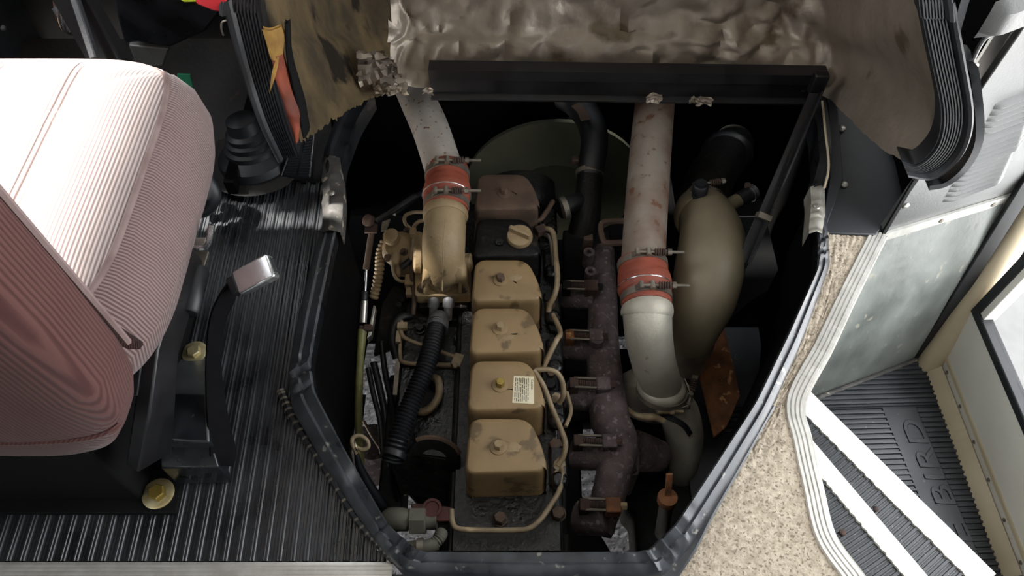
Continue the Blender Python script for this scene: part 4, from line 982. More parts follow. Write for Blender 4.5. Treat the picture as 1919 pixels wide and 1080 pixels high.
# sensor pigtail
line('sensor_pigtail', [(812, 708, -.22), (820, 712, -.215), (823, 725, -.215), (822, 742, -.22), (812, 760, -.225), (795, 772, -.23), (776, 770, -.235)], .0085, 'tan_line', eng, 10)
m = MB().lathe([(.015, -.01), (.016, .004), (.010, .010)], P(818, 722, -.235), (0, 0, 1), 16); obj('sensor', m, 'engine_oily', eng)
# lifting eye: bent plate with a hole
c = P(815, 856, -.20); ring = 28; rows = []
e1 = Vector((.98, -.1, -.1)).normalized(); e2 = Vector((.0, .62, .78)).normalized(); nn = e1.cross(e2).normalized()
def eyept(ro, w, d): return c+e1*math.cos(w)*ro[0]+e2*math.sin(w)*ro[1]+nn*d
o1 = [(.050, .040), (.024, .017)]
ws = [2*math.pi*k/ring for k in range(ring)]
rows = [[eyept(o1[1], w, .005) for w in ws], [eyept(o1[0], w, .005) for w in ws], [eyept(o1[0], w, -.005) for w in ws], [eyept(o1[1], w, -.005) for w in ws], [eyept(o1[1], w, .005) for w in ws]]
m = MB().loft(rows, True); m.prism([c-e1*.05+e2*.0+nn*.005, c+e1*.05+nn*.005, c+e1*.045-e2*.09+nn*.005, c-e1*.07-e2*.09+nn*.005, c-e1*.09-e2*.02+nn*.005, c-e1*.05-e2*.0+nn*.005], -nn*.010)
obj('lifting_eye', m, 'engine_black', eng, bevel=.002)
m = MB().tube([eyept((.050, .040), w, .0) for w in [R(20+8*k) for k in range(15)]], .0055, 8, 2); obj('lifting_eye_edge', m, 'brown_dust', eng)
# red bracket, fittings at the rear left
m = MB(); m.prism(PS([(770, 944, -.22), (795, 944, -.22), (800, 938, -.22), (818, 938, -.22), (824, 948, -.22), (848, 950, -.22), (848, 976, -.22), (822, 978, -.22), (800, 966, -.22), (772, 957, -.22)]), (0, 0, -.02)); rb = obj('red_bracket', m, 'red_paint', eng, bevel=.002)
m = MB().lathe([(.018, 0), (.018, .004), (.013, .004), (.012, .001), (0, .001)], P(810, 953, -.218), (0, 0, 1), 20); obj('bracket_eye', m, 'red_paint', rb)
m = MB().tube(PS([(718, 985, -.26), (735, 975, -.24), (752, 974, -.23), (768, 976, -.23)]), [.020, .024, .022, .020], 12, 4); obj('elbow_fitting', m, 'concrete_grey', eng)
m = MB().lathe([(.026, 0), (.026, .028), (.022, .030)], P(769, 977, -.23), (1, 0, 0), 6); m.lathe([(.016, .03), (.016, .05)], P(769, 977, -.23), (1, 0, 0), 14); obj('union_nut', m, 'concrete_grey', eng)
m = MB().tube(PS([(724, 936, -.36), (735, 930, -.34), (746, 924, -.33)]), [.014, .014, .012], 10, 3); obj('brass_fitting', m, 'brass', eng)
m = MB().lathe([(.014, 0), (.014, .02), (.010, .022)], P(740, 927, -.335), (.6, .35, .1), 6); obj('brass_nut', m, 'brass', eng)
m = MB().lathe([(.012, 0), (.012, .02)], P(752, 920, -.33), (.6, .35, .1), 6); obj('grey_nut', m, 'concrete_grey', eng)
line('tail_hose', [(750, 1030, -.20), (775, 1028, -.20), (800, 1024, -.19), (820, 1018, -.19)], [.012, .014, .012, .012], 'concrete_grey', eng, 10)
m = MB().lathe([(.016, -.006), (.016, .006)], P(788, 1026, -.195), (1, .1, 0), 14); obj('hose_clip', m, 'steel_dull', eng)
corr('tail_conduit', PS([(812, 1020, -.19), (822, 1010, -.19), (828, 998, -.2)]), .012, 9, 'concrete_grey', eng)
line('black_pipe', [(770, 880, -.27), (800, 905, -.28), (830, 935, -.30), (850, 970, -.34)], .030, 'engine_black', eng, 14)
line('black_pipe', [(745, 868, -.24), (770, 900, -.27), (800, 935, -.3)], .022, 'engine_black', eng, 12)
m = MB(); m.box(P(800, 905, -.42), (.10, .03, .07)); obj('bell_bracket', m, 'concrete_grey', eng, bevel=.004)
# rear edge of head: low rear cover and drain elbow
m = MB(); m.box((-.01, .395, -.33), (.235, .06, .17)); obj('rear_plate', m, 'engine_black', eng, bevel=.006)
m = MB().hexbolt(P(937, 975, -.215), (0, 0, 1), .012, .02, .014); obj('head_bolt', m, 'brown_dust', eng)
# ---- injector lines on the right side
line('return_line', [(846, 955, -.19), (848, 978, -.19), (858, 991, -.188), (900, 994, -.186), (960, 994, -.186), (990, 991, -.186), (1012, 975, -.188), (1030, 950, -.19), (1048, 920, -.19), (1054, 890, -.19), (1052, 878, -.195)], .0052, 'tan_line', eng, n=6)
line('injector_line', [(1000, 694, -.13), (1018, 722, -.14), (1034, 763, -.16), (1052, 806, -.17), (1060, 832, -.17), (1056, 855, -.18), (1046, 872, -.19)], .0052, 'tan_line', eng)
line('injector_line', [(1004, 694, -.14), (1028, 693, -.135), (1045, 700, -.14), (1054, 716, -.15), (1056, 740, -.17), (1048, 756, -.19)], .0052, 'tan_line', eng)
line('injector_line', [(1016, 692, -.17), (1030, 664, -.15), (1044, 636, -.14), (1050, 626, -.15), (1046, 610, -.17), (1036, 590, -.18)], .0055, 'tan_line', eng)
line('injector_line', [(1018, 430, -.16), (1030, 430, -.15), (1038, 442, -.15), (1041, 480, -.15), (1045, 520, -.15), (1040, 552, -.16), (1030, 572, -.18), (1028, 585, -.19)], .0062, 'tan_line', eng)
line('injector_line', [(1021, 440, -.165), (1030, 445, -.155), (1035, 470, -.155), (1038, 500, -.16)], .005, 'steel_dull', eng)
line('injector_line', [(1036, 378, -.15), (1026, 394, -.14), (1014, 410, -.14), (998, 416, -.15), (980, 416, -.16)], .0062, 'brown_dust', eng)
line('injector_line', [(1062, 735, -.19), (1070, 770, -.19), (1060, 800, -.18)], .004, 'tan_line', eng)
m = MB(); m.box(P(1014, 432, -.16), (.025, .02, .02), Matrix.Rotation(R(25), 3, 'Z')); obj('line_bracket', m, 'rust_dark', eng, bevel=.002)
for (px, py, r_, mt) in ((1046, 874, .013, 'tan_line'), (1030, 578, .012, 'brown_dust'), (1040, 750, .011, 'tan_line'), (1033, 700, .011, 'brown_dust'), (1044, 892, .010, 'tan_line'), (1035, 646, .011, 'engine_black'), (1026, 560, .010, 'engine_black')):
    m = MB().hexbolt(P(px, py, -.215), (.1, -.1, 1), r_, .020); m.cyl(P(px, py, -.23), P(px, py-2, -.19), r_*.7, 10); obj('injector_nut', m, mt, eng)
for (px, py) in ((1040, 838), (1045, 965), (1030, 725), (1038, 620)):
    m = MB().lathe([(.016, 0), (.016, .006), (.0135, .006)], P(px, py, -.225), (0, 0, 1), 16); m.hexbolt(P(px, py, -.220), (0, -.05, 1), .0135, .020); obj('head_bolt', m, 'brown_dust' if py in (838, 965) else 'engine_black', eng)
for k in range(6):
    m = MB(); m.box((.088, YB[k]+.005, -.215), (.035, .075, .03)); m.lathe([(.018, 0), (.016, .02)], (.088, YB[k]-.03, -.205), (0, 0, 1), 14); obj('injector_pocket', m, 'engine_oily', eng, bevel=.006)
# ---- exhaust manifold
zm = -.29
man = obj('exhaust_manifold', MB().tube(PS([(1128, 470, zm), (1130, 560, zm), (1130, 650, zm), (1136, 730, zm), (1144, 790, zm), (1160, 830, zm), (1150, 890, zm), (1136, 945, zm-.01), (1120, 1000, zm-.02)]), [.030, .033, .036, .040, .042, .040, .036, .033, .028], 18, 7), 'rust_iron', eng, smooth=60)
for (py, px0, px1, z) in ((535, 1062, 1110, -.28), (630, 1062, 1120, -.28), (722, 1072, 1135, -.28), (832, 1082, 1145, -.28), (952, 1090, 1135, -.28)):
    m = MB().tube(PS([(px0-5, py+18, z-.03), ((px0+px1)/2, py+22, z-.015), (px1+6, py+18, z)]), [.034, .030, .034], 14, 5); obj('runner', m, 'rust_iron', man)
def studset(px, py, s, mats):
    a = P(px, py, -.245); b = P(px+58*s, py+2, -.240); d_ = (b-a).normalized(); yv = Vector((0, 1, 0))
    m = MB(); m.box(a+Vector((0, 0, -.012)), (.020, .024, .034)); g = obj('stud_block', m, mats[0], man, bevel=.002)
    m = MB(); m.box(b+Vector((0, 0, -.008)), (.030, .030, .032)); obj('clamp_block', m, mats[1], man, bevel=.003)
    m = MB(); m.cyl(a+Vector((0, .011, .002)), b+Vector((0, .011, .002)), .0028, 8); obj('stud', m, 'steel_dull', g)
    m = MB(); m.cyl(a+Vector((0, -.010, .002)), b+Vector((0, -.010, .002)), .0028, 8); obj('stud', m, 'steel_dull', g)
    corr('stud_sleeve', [a+Vector((.01, 0, 0)), a.lerp(b, .5), b-Vector((.012, 0, 0))], .0075, 9, 'rust_dark', g, amp=.15, seg=10)
    m = MB().hexbolt(b+d_*.014, d_, .008, .012); obj('stud_nut', m, mats[2], man)
studset(1068, 628, .85, ('rust_orange', 'rust_iron', 'rust_dark'))
studset(1076, 718, .95, ('rust_dark', 'rust_iron', 'rust_dark'))
studset(1084, 826, 1.0, ('rust_dark', 'rust_iron', 'rust_dark'))
studset(1096, 946, .92, ('rust_dark', 'rust_orange', 'tan_cast'))
studset(1062, 535, .8, ('engine_black', 'rust_dark', 'engine_black'))
for (px, py) in ((1104, 472), (1107, 508), (1120, 635)):
    m = MB(); q = P(px, py, -.235); m.lathe([(.013, -.05), (.013, 0), (.006, 0), (.005, -.01)], q, (0, 0, 1), 18); obj('lug', m, 'rust_iron', man)
m = MB(); m.box(P(1101, 455, -.24), (.022, .022, .05)); obj('lug_block', m, 'brown_dust', man, bevel=.003)
m = MB(); m.prism(rnd(PS([(1174, 796, -.31), (1190, 800, -.31), (1198, 850, -.31), (1198, 890, -.31), (1178, 894, -.31), (1172, 850, -.31)]), .006, 3), (0, 0, -.12)); fl_ = obj('manifold_flange', m, 'rust_iron', man, bevel=.003)
m = MB().hexbolt(P(1186, 882, -.31), (0, 0, 1), .008, .008); obj('flange_bolt', m, 'rust_dark', fl_)
m = MB().tube(PS([(1190, 845, -.36), (1215, 850, -.38), (1235, 855, -.40)]), [.045, .04, .035], 14, 4); obj('turbine_inlet', m, 'rust_iron', man)
m = MB(); m.prism(PS([(1172, 860, -.52), (1340, 860, -.52), (1300, 1040, -.52), (1194, 1040, -.52), (1188, 966, -.52), (1172, 955, -.52)]), (0, 0, -.12)); obj('dark_rear_filler', m, 'engine_black', eng, bevel=.01)  # black block added to keep the space behind the manifold dark
m = MB(); m.prism(PS([(1055, 430, -.40), (1145, 430, -.40), (1145, 790, -.40), (1055, 790, -.40)]), (0, 0, -.05)); obj('dark_side_filler', m, 'engine_black', eng, bevel=.006)  # black slab added to keep the space under the runners dark
m = MB(); m.prism(PS([(1045, 780, -.42), (1094, 780, -.42), (1089, 880, -.42), (1091, 932, -.42), (1130, 962, -.42), (1128, 1005, -.42), (1150, 1042, -.42), (1040, 1042, -.42)]), (0, 0, -.05)); obj('dark_side_filler', m, 'engine_black', eng, bevel=.006)  # second added dark slab, outlined to leave small ground gaps
# square loop bracket in front of the manifold
m = MB().tube(PS([(1172, 414, -.16), (1132, 417, -.16), (1126, 430, -.165), (1132, 452, -.175), (1140, 456, -.175), (1172, 454, -.175)]), .007, 8, 4); obj('loop_bracket', m, 'brown_dust', eng)
# ================================================================== PIPES, HOSES, CABLES
def ringclamp(parent, c, axis, r, w=.014, bolt_dir=(1, -.02, 0), outn=(0, -.35, .94), s=1.0):
    c = Vector(c); ax = Vector(axis).normalized()
    m = MB(); m.lathe([(r, -w/2), (r+.0015, -w/2), (r+.0015, w/2), (r, w/2)], c, ax, 36)
    b = obj('clamp_band', m, 'steel_dull', parent)
    n = Vector(outn); n = (n-ax*n.dot(ax)).normalized(); bd = Vector(bolt_dir).normalized()
    q = c+n*(r+.007)
    m = MB(); m.cyl(q-bd*.018-ax*.007, q-bd*.018+ax*.007, .0045, 10); m.cyl(q+bd*.004-ax*.008, q+bd*.004+ax*.008, .0055, 10)
    m.sweep([q-bd*.018, c-bd*(r*.55)+n*(r*.86)], [(-.006, -.001), (.006, -.001), (.006, .001), (-.006, .001)], up=n); m.sweep([q+bd*.006, c+bd*(r*.7)+n*(r*.75)], [(-.006, -.001), (.006, -.001), (.006, .001), (-.006, .001)], up=n)
    obj('trunnion', m, 'steel_dull', b)
    m = MB(); m.cyl(q-bd*.022, q+bd*.075*s, .0032, 10); obj('t_bolt', m, 'steel_dull', b)
    m = MB()
    for k in range(5): m.lathe([(.0055, 0), (.0078, .0012), (.0078, .0028), (.0055, .004)], q+bd*(.016+k*.0048), bd, 14)
    obj('spring', m, 'rust_dark', b)
    m = MB(); m.lathe([(.007, 0), (.007, .008)], q+bd*.042, bd, 6); obj('nut', m, 'steel_dull', b)
    return b
def pipe(name, pix, r, material, label, cat, seg=32, n=8):
    return obj(name, MB().tube(PS(pix), r, seg, n), material, None, smooth=60, label=label, cat=cat)
ip = pipe('intake_pipe', [(838, 345, -.045), (826, 300, -.042), (806, 240, -.04), (786, 195, -.04), (766, 150, -.045), (740, 95, -.05)], [.0415, .0415, .042, .042, .042, .042], 'pipe_steel', 'stained grey steel intake pipe rising to the left front of the engine', 'pipe')
hp = pipe('charge_air_pipe', [(1205, 505, -.085), (1208, 440, -.075), (1214, 350, -.06), (1221, 260, -.045), (1228, 185, -.035), (1233, 130, -.03)], [.0455, .0455, .046, .046, .0455, .045], 'pipe_rusty', 'long rust speckled steel pipe running to the front right of the engine', 'pipe')
h1 = obj('silicone_hose', MB().tube(PS([(838, 318, -.043), (838, 330, -.044), (838, 345, -.045), (838, 350, -.045), (838, 360, -.046), (837, 366, -.046), (837, 372, -.047), (836, 385, -.048), (836, 396, -.05)]), [.0465, .0468, .0468, .049, .0515, .0515, .049, .0468, .0468], 32, 4), 'silicone_red', None, smooth=60, label='orange red hose coupling on the left intake pipe', cat='hose coupling', group='orange hose couplings')
ax1 = P(838, 320, -.043)-P(836, 392, -.05)
ringclamp(h1, P(838, 330, -.043), ax1, .0472); ringclamp(h1, P(836, 386, -.048), ax1, .0472)
h2 = obj('silicone_hose', MB().tube(PS([(1203, 490, -.085), (1204, 502, -.087), (1206, 512, -.088), (1206, 522, -.089), (1208, 530, -.09), (1208, 540, -.09), (1210, 548, -.091), (1211, 560, -.093), (1212, 574, -.095)]), [.050, .050, .0505, .053, .0545, .0545, .052, .050, .050], 32, 4), 'silicone_red', None, smooth=60, label='orange red hose coupling on the right rust speckled pipe', cat='hose coupling', group='orange hose couplings')
ax2 = P(1203, 490, -.085)-P(1212, 574, -.095)
ringclamp(h2, P(1204, 499, -.087), ax2, .0505); ringclamp(h2, P(1211, 560, -.093), ax2, .0505)
m = MB().lathe([(.0548, -.0012), (.0556, 0), (.0548, .0012)], P(1207.5, 540, -.090), ax2, 36); obj('wire_band', m, 'chrome', h2)
m = MB().lathe([(.0518, -.0012), (.0526, 0), (.0518, .0012)], P(837, 369, -.0465), ax1, 36); obj('wire_band', m, 'steel', h1)
# cast turbo outlet elbow
te = thing('turbo_outlet_elbow', P(1240, 735, -.29), 'cast grey metal elbow clamped to the turbocharger below the right coupling', 'elbow')
m = MB().tube(PS([(1211, 560, -.095), (1213, 590, -.10), (1216, 630, -.13), (1224, 675, -.19), (1236, 712, -.25), (1240, 730, -.29)]), [.0475, .0485, .0475, .0455, .0435, .043], 30, 8); obj('elbow_body', m, 'cast_alu', te, smooth=60)
m = MB().tube(PS([(1211, 572, -.096), (1212, 580, -.098), (1213, 588, -.101), (1213, 594, -.104)]), [.049, .0525, .0525, .049], 32, 2); obj('elbow_bead', m, 'cast_alu', te, smooth=60)
m = MB().lathe([(.044, -.02), (.050, -.012), (.053, 0), (.050, .008), (.044, .012)], P(1240, 727, -.275), (.05, .35, .94), 34); obj('band_flange', m, 'cast_alu', te)
ringclamp(te, P(1240, 733, -.285), (.05, .35, .94), .0535, .012, (.3, .9, .2), (1, -.3, .1), .55)
# turbocharger
tb = thing('turbocharger', P(1240, 760, -.5), 'grey turbocharger housing half hidden under the cast elbow', 'turbocharger')
cc = P(1225, 740, -.38); prf = [(.03, -.05), (.065, -.045), (.085, -.02), (.088, 0), (.085, .02), (.06, .045), (.03, .05)]
m = MB().lathe(prf, cc, (.25, 1, .1), 30); obj('compressor_housing', m, 'cast_alu', tb, smooth=60)
m = MB().lathe([(.088, -.008), (.093, -.004), (.093, .006), (.088, .010)], cc+Vector((0, -.02, 0)), (.25, 1, .1), 30); obj('housing_band', m, 'cast_alu', tb)
m = MB().tube(PS([(1252, 742, -.33), (1272, 775, -.37), (1282, 815, -.42), (1280, 860, -.48), (1270, 900, -.55)]), [.040, .045, .043, .038, .034], 22, 6); obj('inlet_tube', m, 'cast_alu', tb, smooth=60)
m = MB().tube(PS([(1172, 765, -.30), (1190, 778, -.29), (1210, 782, -.285), (1225, 782, -.285), (1245, 790, -.29)]), [.006, .0065, .008, .008, .006], 12, 5); obj('oil_line', m, 'tan_line', tb)
m = MB().tube(PS([(1232, 772, -.28), (1250, 770, -.28), (1262, 770, -.28)]), [.006, .0075, .0065], 10, 3); m.lathe([(.009, 0), (.009, .008)], P(1255, 770, -.28), (1, 0, 0), 6); m.cyl(P(1262, 770, -.28), P(1281, 772, -.28), .0035, 8); obj('oil_fitting', m, 'tan_line', tb)
m = MB().sweep(spline(PS([(1236, 776, -.30), (1262, 786, -.30), (1282, 798, -.31), (1294, 815, -.33)]), 5), [(-.006, -.002), (.006, -.002), (.006, .002), (-.006, .002)]); obj('strap', m, 'rubber_black', tb)
m = MB().lathe([(.05, 0), (.058, .02), (.05, .05), (.03, .055)], P(1215, 860, -.52), (0, .1, 1), 24); obj('turbine_housing', m, 'engine_black', tb)
# big rubber air elbow on the right
ae = thing('air_elbow', P(1330, 480, -.25), 'large tan rubber air elbow at the right of the engine bay', 'air elbow')
m = MB().tube(PS([(1316, 396, -.15), (1326, 412, -.135), (1334, 445, -.13), (1331, 495, -.135), (1318, 555, -.17), (1300, 605, -.23), (1290, 640, -.29)]), [.058, .062, .070, .074, .071, .062, .052], 34, 8); obj('elbow_body', m, 'elbow_rubber', ae, smooth=60)
m = MB().tube(PS([(1314, 396, -.15), (1315, 402, -.146), (1318, 408, -.142)]), [.060, .0635, .0635], 34, 3); obj('elbow_lip', m, 'elbow_rubber', ae, smooth=60)
axe = P(1316, 396, -.15)-P(1326, 412, -.135); ringclamp(ae, P(1314, 394, -.152), axe, .0600, .012, (1, .12, .05), (0, -.35, .94), .7)
m = MB().lathe([(.053, -.02), (.056, -.016), (.056, .004), (.053, .008), (.050, .03), (.050, .06)], P(1289, 645, -.30), (-.16, -.42, -.85), 30); obj('lower_band', m, 'steel_dull', ae)
m = MB(); m.box(P(1272, 636, -.26), (.02, .014, .03)); m.cyl(P(1270, 628, -.25), P(1283, 648, -.25), .004, 8); obj('band_bolt', m, 'tan_line', ae)
# dark pipe feeding it, sensor, side spigot
dp_ = thing('air_duct', P(1340, 340, -.25), 'dusty black metal air duct ahead of the tan elbow', 'duct')
m = MB().tube(PS([(1316, 398, -.15), (1320, 370, -.165), (1332, 335, -.19), (1352, 300, -.23), (1375, 270, -.28)]), [.0575, .0575, .057, .055, .053], 30, 7); obj('duct_body', m, 'engine_black', dp_, smooth=60)
m = MB().lathe([(.055, -.02), (.064, -.012), (.066, 0), (.064, .012), (.055, .02)], P(1362, 290, -.25), (.3, .8, -.4), 30); obj('duct_coupling', m, 'rubber_black', dp_)
a = P(1308, 376, -.105); m = MB().lathe([(.010, -.03), (.013, 0), (.016, .002), (.016, .02), (.014, .021), (.014, .026), (.0175, .027), (.0175, .046), (.015, .049), (.012, .049), (.012, .054)], a, (-.05, .1, 1), 20); sn = obj('pressure_sensor', m, 'rubber_black', dp_)
m = MB().lathe([(.0055, 0), (.0055, .001), (.0045, .0012)], a+Vector((.003, -.0165, .012)), (.1, -1, .3), 12); obj('sensor_mark', m, 'white_plastic', sn)
m = MB().tube(PS([(1345, 396, -.14), (1362, 388, -.14), (1378, 378, -.14), (1390, 372, -.14)]), [.017, .0165, .016, .016], 16, 4); sp = obj('spigot', m, 'elbow_rubber', dp_)
m = MB().tube(PS([(1384, 376, -.14), (1395, 369, -.14), (1407, 362, -.14)]), [.018, .0185, .018], 16, 4); obj('spigot_hose', m, 'rubber_black', dp_)
cdir = P(1407, 362, -.14)-P(1384, 376, -.14)
m = MB().lathe([(.0195, -.006), (.0205, -.006), (.0205, .006), (.0195, .006)], P(1408, 362, -.14), cdir, 26); cl = obj('worm_clip', m, 'chrome', dp_)
m = MB(); m.box(P(1401, 349, -.125), (.012, .014, .012)); obj('clip_screw', m, 'rust_dark', cl, bevel=.002)
# coolant hose
ch = thing('coolant_hose', P(1105, 330, -.3), 'dark coolant hose curving forward between the two steel pipes', 'hose')
m = MB().tube(PS([(1058, 178, -.12), (1082, 195, -.12), (1105, 225, -.12), (1114, 260, -.13), (1110, 300, -.15), (1106, 330, -.17)]), [.036, .035, .034, .033, .032, .031], 22, 7); obj('hose_bend', m, 'rubber_black', ch, smooth=60)
m = MB().tube(PS([(1106, 330, -.17), (1102, 370, -.19), (1098, 410, -.21), (1090, 440, -.24)]), [.031, .032, .034, .034], 22, 6); obj('thermostat_neck', m, 'engine_black', ch, smooth=60)
m = MB().lathe([(.0325, -.006), (.0335, -.006), (.0335, .006), (.0325, .006)], P(1105, 326, -.168), (.05, 1, .25), 30); cb = obj('worm_clip', m, 'steel_dull', ch)
m = MB(); m.box(P(1078, 300, -.15), (.018, .02, .016)); obj('bleed_valve', m, 'rust_dark', ch, bevel=.003)
m = MB().sweep(spline(PS([(1078, 196, -.075), (1090, 208, -.075), (1098, 226, -.078)]), 4), [(-.012, 0), (.012, 0), (.012, .001), (-.012, .001)]); obj('hose_label', m, 'brown_dust', ch)
m = MB().lathe([(.026, -.006), (.027, -.006), (.027, .006), (.026, .006)], P(1058, 390, -.16), (.9, .3, .1), 26); obj('worm_clip', m, 'steel_dull', ch)
m = MB().tube(PS([(1090, 380, -.19), (1068, 384, -.18), (1048, 392, -.18)]), .025, 16, 4); obj('bypass_hose', m, 'rubber_black', ch)
# fan shroud with fan hub; ring sized and tinted for the olive glow
sh = thing('fan_shroud', (.03, 1.5, -.75), 'fan shroud ring tinted for the olive glow at the dark front of the engine bay', 'fan shroud')
m = MB().lathe([(.11, -.02), (.12, -.03), (.15, -.012), (.25, 0), (.25, .012), (.12, .012)], (.12, 1.47, -.46), (0, 1, 0), 56); obj('shroud_ring', m, 'olive_glow_tint', sh, smooth=50)
m = MB().lathe([(.02, -.06), (.075, -.055), (.082, -.045), (.085, -.02), (.085, .02), (.06, .03)], P(975, 400, -.22)+Vector((0, .06, 0)), (0, 1, .25), 34); obj('fan_hub', m, 'engine_black', sh)
for k in range(7):
    a = 2*math.pi*k/7+.3; c = Vector((.12, 1.52, -.46)); d_ = Vector((math.cos(a), 0, math.sin(a))); t_ = Vector((-math.sin(a), .5, math.cos(a))).normalized()
    m = MB(); m.loft([[c+d_*.05-t_*.03, c+d_*.05+t_*.03, c+d_*.05+t_*.03+Vector((0, .004, 0)), c+d_*.05-t_*.03+Vector((0, .004, 0))], [c+d_*.20-t_*.045, c+d_*.20+t_*.045, c+d_*.20+t_*.045+Vector((0, .004, 0)), c+d_*.20-t_*.045+Vector((0, .004, 0))]], True, True); obj('blade', m, 'engine_black', sh)
# rusty angle bracket and black air tank on the right
m = MB(); m.prism(PS([(1352, 590, -.42), (1388, 742, -.42), (1362, 800, -.42), (1338, 820, -.42), (1300, 657, -.42), (1330, 655, -.42), (1340, 648, -.42)]), (0, 0, -.008))
rbk = obj('rusty_bracket', m, 'rust_orange', None, bevel=.002, label='flat rusty brown steel plate below the tan air elbow', cat='bracket')
m = MB().tube(PS([(1372, 690, -.62), (1400, 655, -.60), (1450, 610, -.60), (1500, 580, -.60)]), [.07, .085, .09, .09], 26, 4); obj('air_tank', m, 'bay_black', None, smooth=60, label='black air tank in the dark at the right below the frame', cat='tank')
# rusty dipstick tube
dt = thing('dipstick', P(1248, 985, -.4), 'rusty orange dipstick with flat handle at the rear right', 'dipstick')
a = P(1251, 934, -.16); b = P(1240, 1000, -.40); m = MB().tube([a, b], [.013, .015], 16, 3); obj('tube', m, 'steel_dull', dt)
m = MB().lathe([(.014, -.014), (.0175, -.012), (.0185, 0), (.0175, .005), (.010, .006)], a, (0, .15, 1), 22); obj('cap', m, 'rust_orange', dt)
m = MB(); h0 = a+Vector((0, .002, .004)); h1_ = P(1255, 888, -.115); m.sweep([h0, h0.lerp(h1_, .8), h1_], [(-.006, -.002), (.006, -.002), (.006, .002), (-.006, .002)], up=(0, -1, .2)); obj('handle', m, 'rust_orange', dt, bevel=.001)
# ---- wiring conduit over the plenum
wc = thing('wiring_conduit', P(780, 740, -.24), 'thick black corrugated conduit running back from the heater terminals', 'conduit')
corr('conduit', PS([(820, 604, -.19), (812, 640, -.175), (797, 690, -.17), (775, 745, -.175), (755, 795, -.18), (742, 835, -.185), (734, 868, -.20)]), .0205, 44, 'rubber_black', wc, amp=.24, seg=20)
m = MB().tube(PS([(826, 592, -.20), (822, 604, -.195), (818, 618, -.187)]), [.017, .023, .023], 18, 3); obj('conduit_sleeve', m, 'grey_boot', wc)
m = MB().lathe([(.024, -.006), (.025, 0), (.024, .006)], P(738, 852, -.19), (.25, .9, .1), 14); obj('cable_tie', m, 'rubber_black', wc)
# ---- throttle cable assembly along the left wall
tc = thing('throttle_cable', P(675, 640, -.35), 'throttle rod and olive cable sheath along the left wall of the bay', 'throttle cable')
m = MB().cyl(P(696, 438, -.14), P(686, 505, -.18), .0068, 12); obj('rod_sleeve', m, 'brown_dust', tc)
m = MB().cyl(P(687, 500, -.18), P(684, 552, -.21), .0035, 10); obj('polished_rod', m, 'chrome', tc)
m = MB().tube(PS([(685, 545, -.205), (683, 552, -.21), (682, 565, -.215)]), [.006, .009, .008], 12, 3); obj('rod_boot', m, 'rubber_black', tc)
m = MB().cyl(P(683, 562, -.215), P(680, 605, -.235), .008, 12, .0085); obj('ferrule', m, 'steel', tc)
m = MB().lathe([(.0095, 0), (.0095, .012)], P(680, 612, -.24), (-.05, -1, -.3), 10); m.box(P(690, 615, -.235), (.018, .014, .01)); obj('cable_clamp', m, 'rust_dark', tc, bevel=.001)
m = MB().tube(PS([(679, 618, -.24), (676, 660, -.26), (673, 720, -.29), (672, 790, -.33), (676, 870, -.38)]), [.0105, .0085, .0085, .0085, .0085], 12, 6); obj('sheath', m, 'olive_hose', tc)
m = MB(); m.box(P(696, 428, -.145), (.028, .026, .006)); m.lathe([(.014, 0), (.014, .012), (.008, .014)], P(694, 415, -.14), (-.5, -.3, .8), 12); m.cyl(P(686, 418, -.135), P(700, 412, -.13), .004, 8); obj('ball_joint', m, 'rust_dark', tc, bevel=.001)
m = MB(); m.prism(PS([(700, 572, -.24), (704, 574, -.24), (696, 628, -.26), (688, 634, -.26)]), (0, 0, -.02)); obj('bracket_edge', m, 'steel', tc)
m = MB().cyl(P(702, 416, -.14), P(778, 368, -.16), .0085, 12); obj('linkage_tube', m, 'rubber_black', tc)
m = MB().cyl(P(738, 400, -.16), P(800, 355, -.18), .007, 12); obj('linkage_tube', m, 'rubber_black', tc)
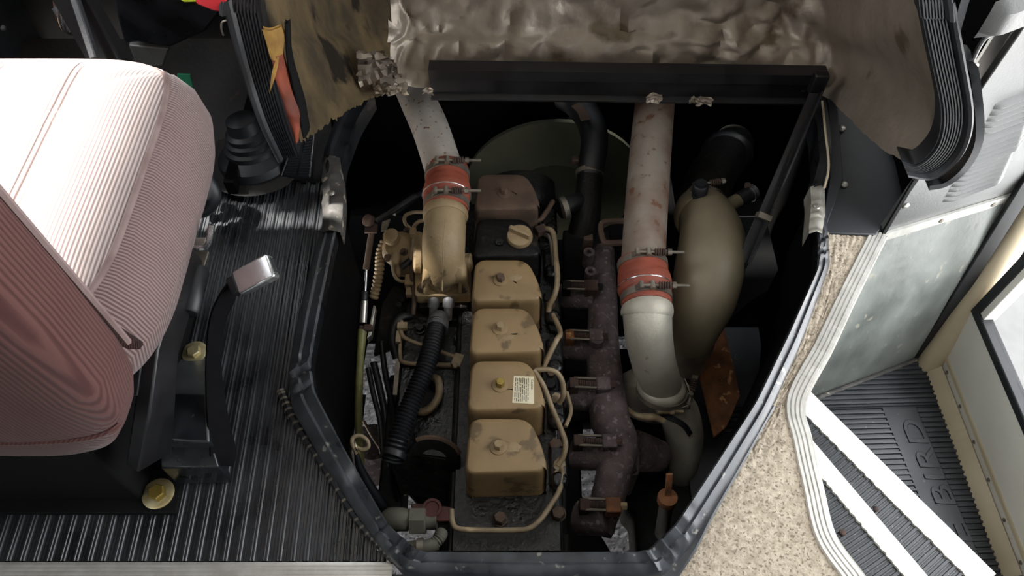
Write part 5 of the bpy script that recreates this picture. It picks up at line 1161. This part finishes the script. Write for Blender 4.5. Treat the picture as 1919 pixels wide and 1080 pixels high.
m = MB(); m.prism(PS([(716, 416, -.17), (732, 410, -.17), (724, 432, -.18), (714, 433, -.18)]), (0, 0, -.003)); obj('linkage_tab', m, 'steel_dull', tc)
# ---- looped dipstick handle and loose wires on the left
m = MB().tube(PS([(668, 850, -.20), (660, 832, -.185), (662, 820, -.18), (675, 817, -.18), (688, 826, -.182), (690, 838, -.188), (680, 843, -.19), (668, 840, -.19)]), .0042, 10, 8); ld = obj('ring_handle', m, 'tan_line', None, label='tan wire ring handle by the left edge of the opening', cat='handle')
m = MB().tube(PS([(668, 850, -.20), (676, 880, -.23), (700, 925, -.28), (728, 965, -.33)]), [.005, .008, .012, .014], 10, 6); obj('black_stem', m, 'rubber_black', ld)
for k, (pts, r_, mt, lb) in enumerate((
    ([(690, 690, -.30), (700, 740, -.31), (712, 790, -.32), (716, 850, -.33)], .006, 'rubber_black', 'thin black wire beside the olive cable sheath'),
    ([(700, 680, -.30), (712, 730, -.31), (722, 780, -.32), (728, 840, -.32), (735, 880, -.30)], .008, 'rubber_black', 'thick black cable bending towards the corrugated conduit'),
    ([(682, 790, -.36), (696, 815, -.36), (712, 840, -.36), (724, 862, -.35)], .0035, 'brown_dust', 'thin brownish wire crossing behind the ring handle'),
    ([(715, 640, -.29), (722, 700, -.31), (735, 760, -.30), (745, 810, -.27)], .007, 'rubber_black', 'black cable running down beside the oily plenum'),
    ([(735, 880, -.24), (740, 910, -.28), (748, 940, -.32)], .008, 'rubber_black', 'short black cable dropping from the conduit end'))):
    obj('cable', MB().tube(PS(pts), r_, 10, 6), mt, None, smooth=70, label=lb, cat='cable')
m = MB(); m.lathe([(.03, -.1), (.055, -.05), (.06, 0), (.05, .05), (.02, .06)], P(700, 850, -.55), (.1, .2, 1), 22); obj('rusty_housing', m, 'rust_iron', None, smooth=60, label='dull rusty steering box deep behind the ring handle', cat='housing')
m = MB(); m.prism([P(650, 690, -.40), P(672, 690, -.40), P(668, 780, -.42), P(655, 800, -.42)], (0, 0, -.02)); obj('frame_web', m, 'bay_black', None, label='black sheet edge hanging inside the left bay wall', cat='sheet')
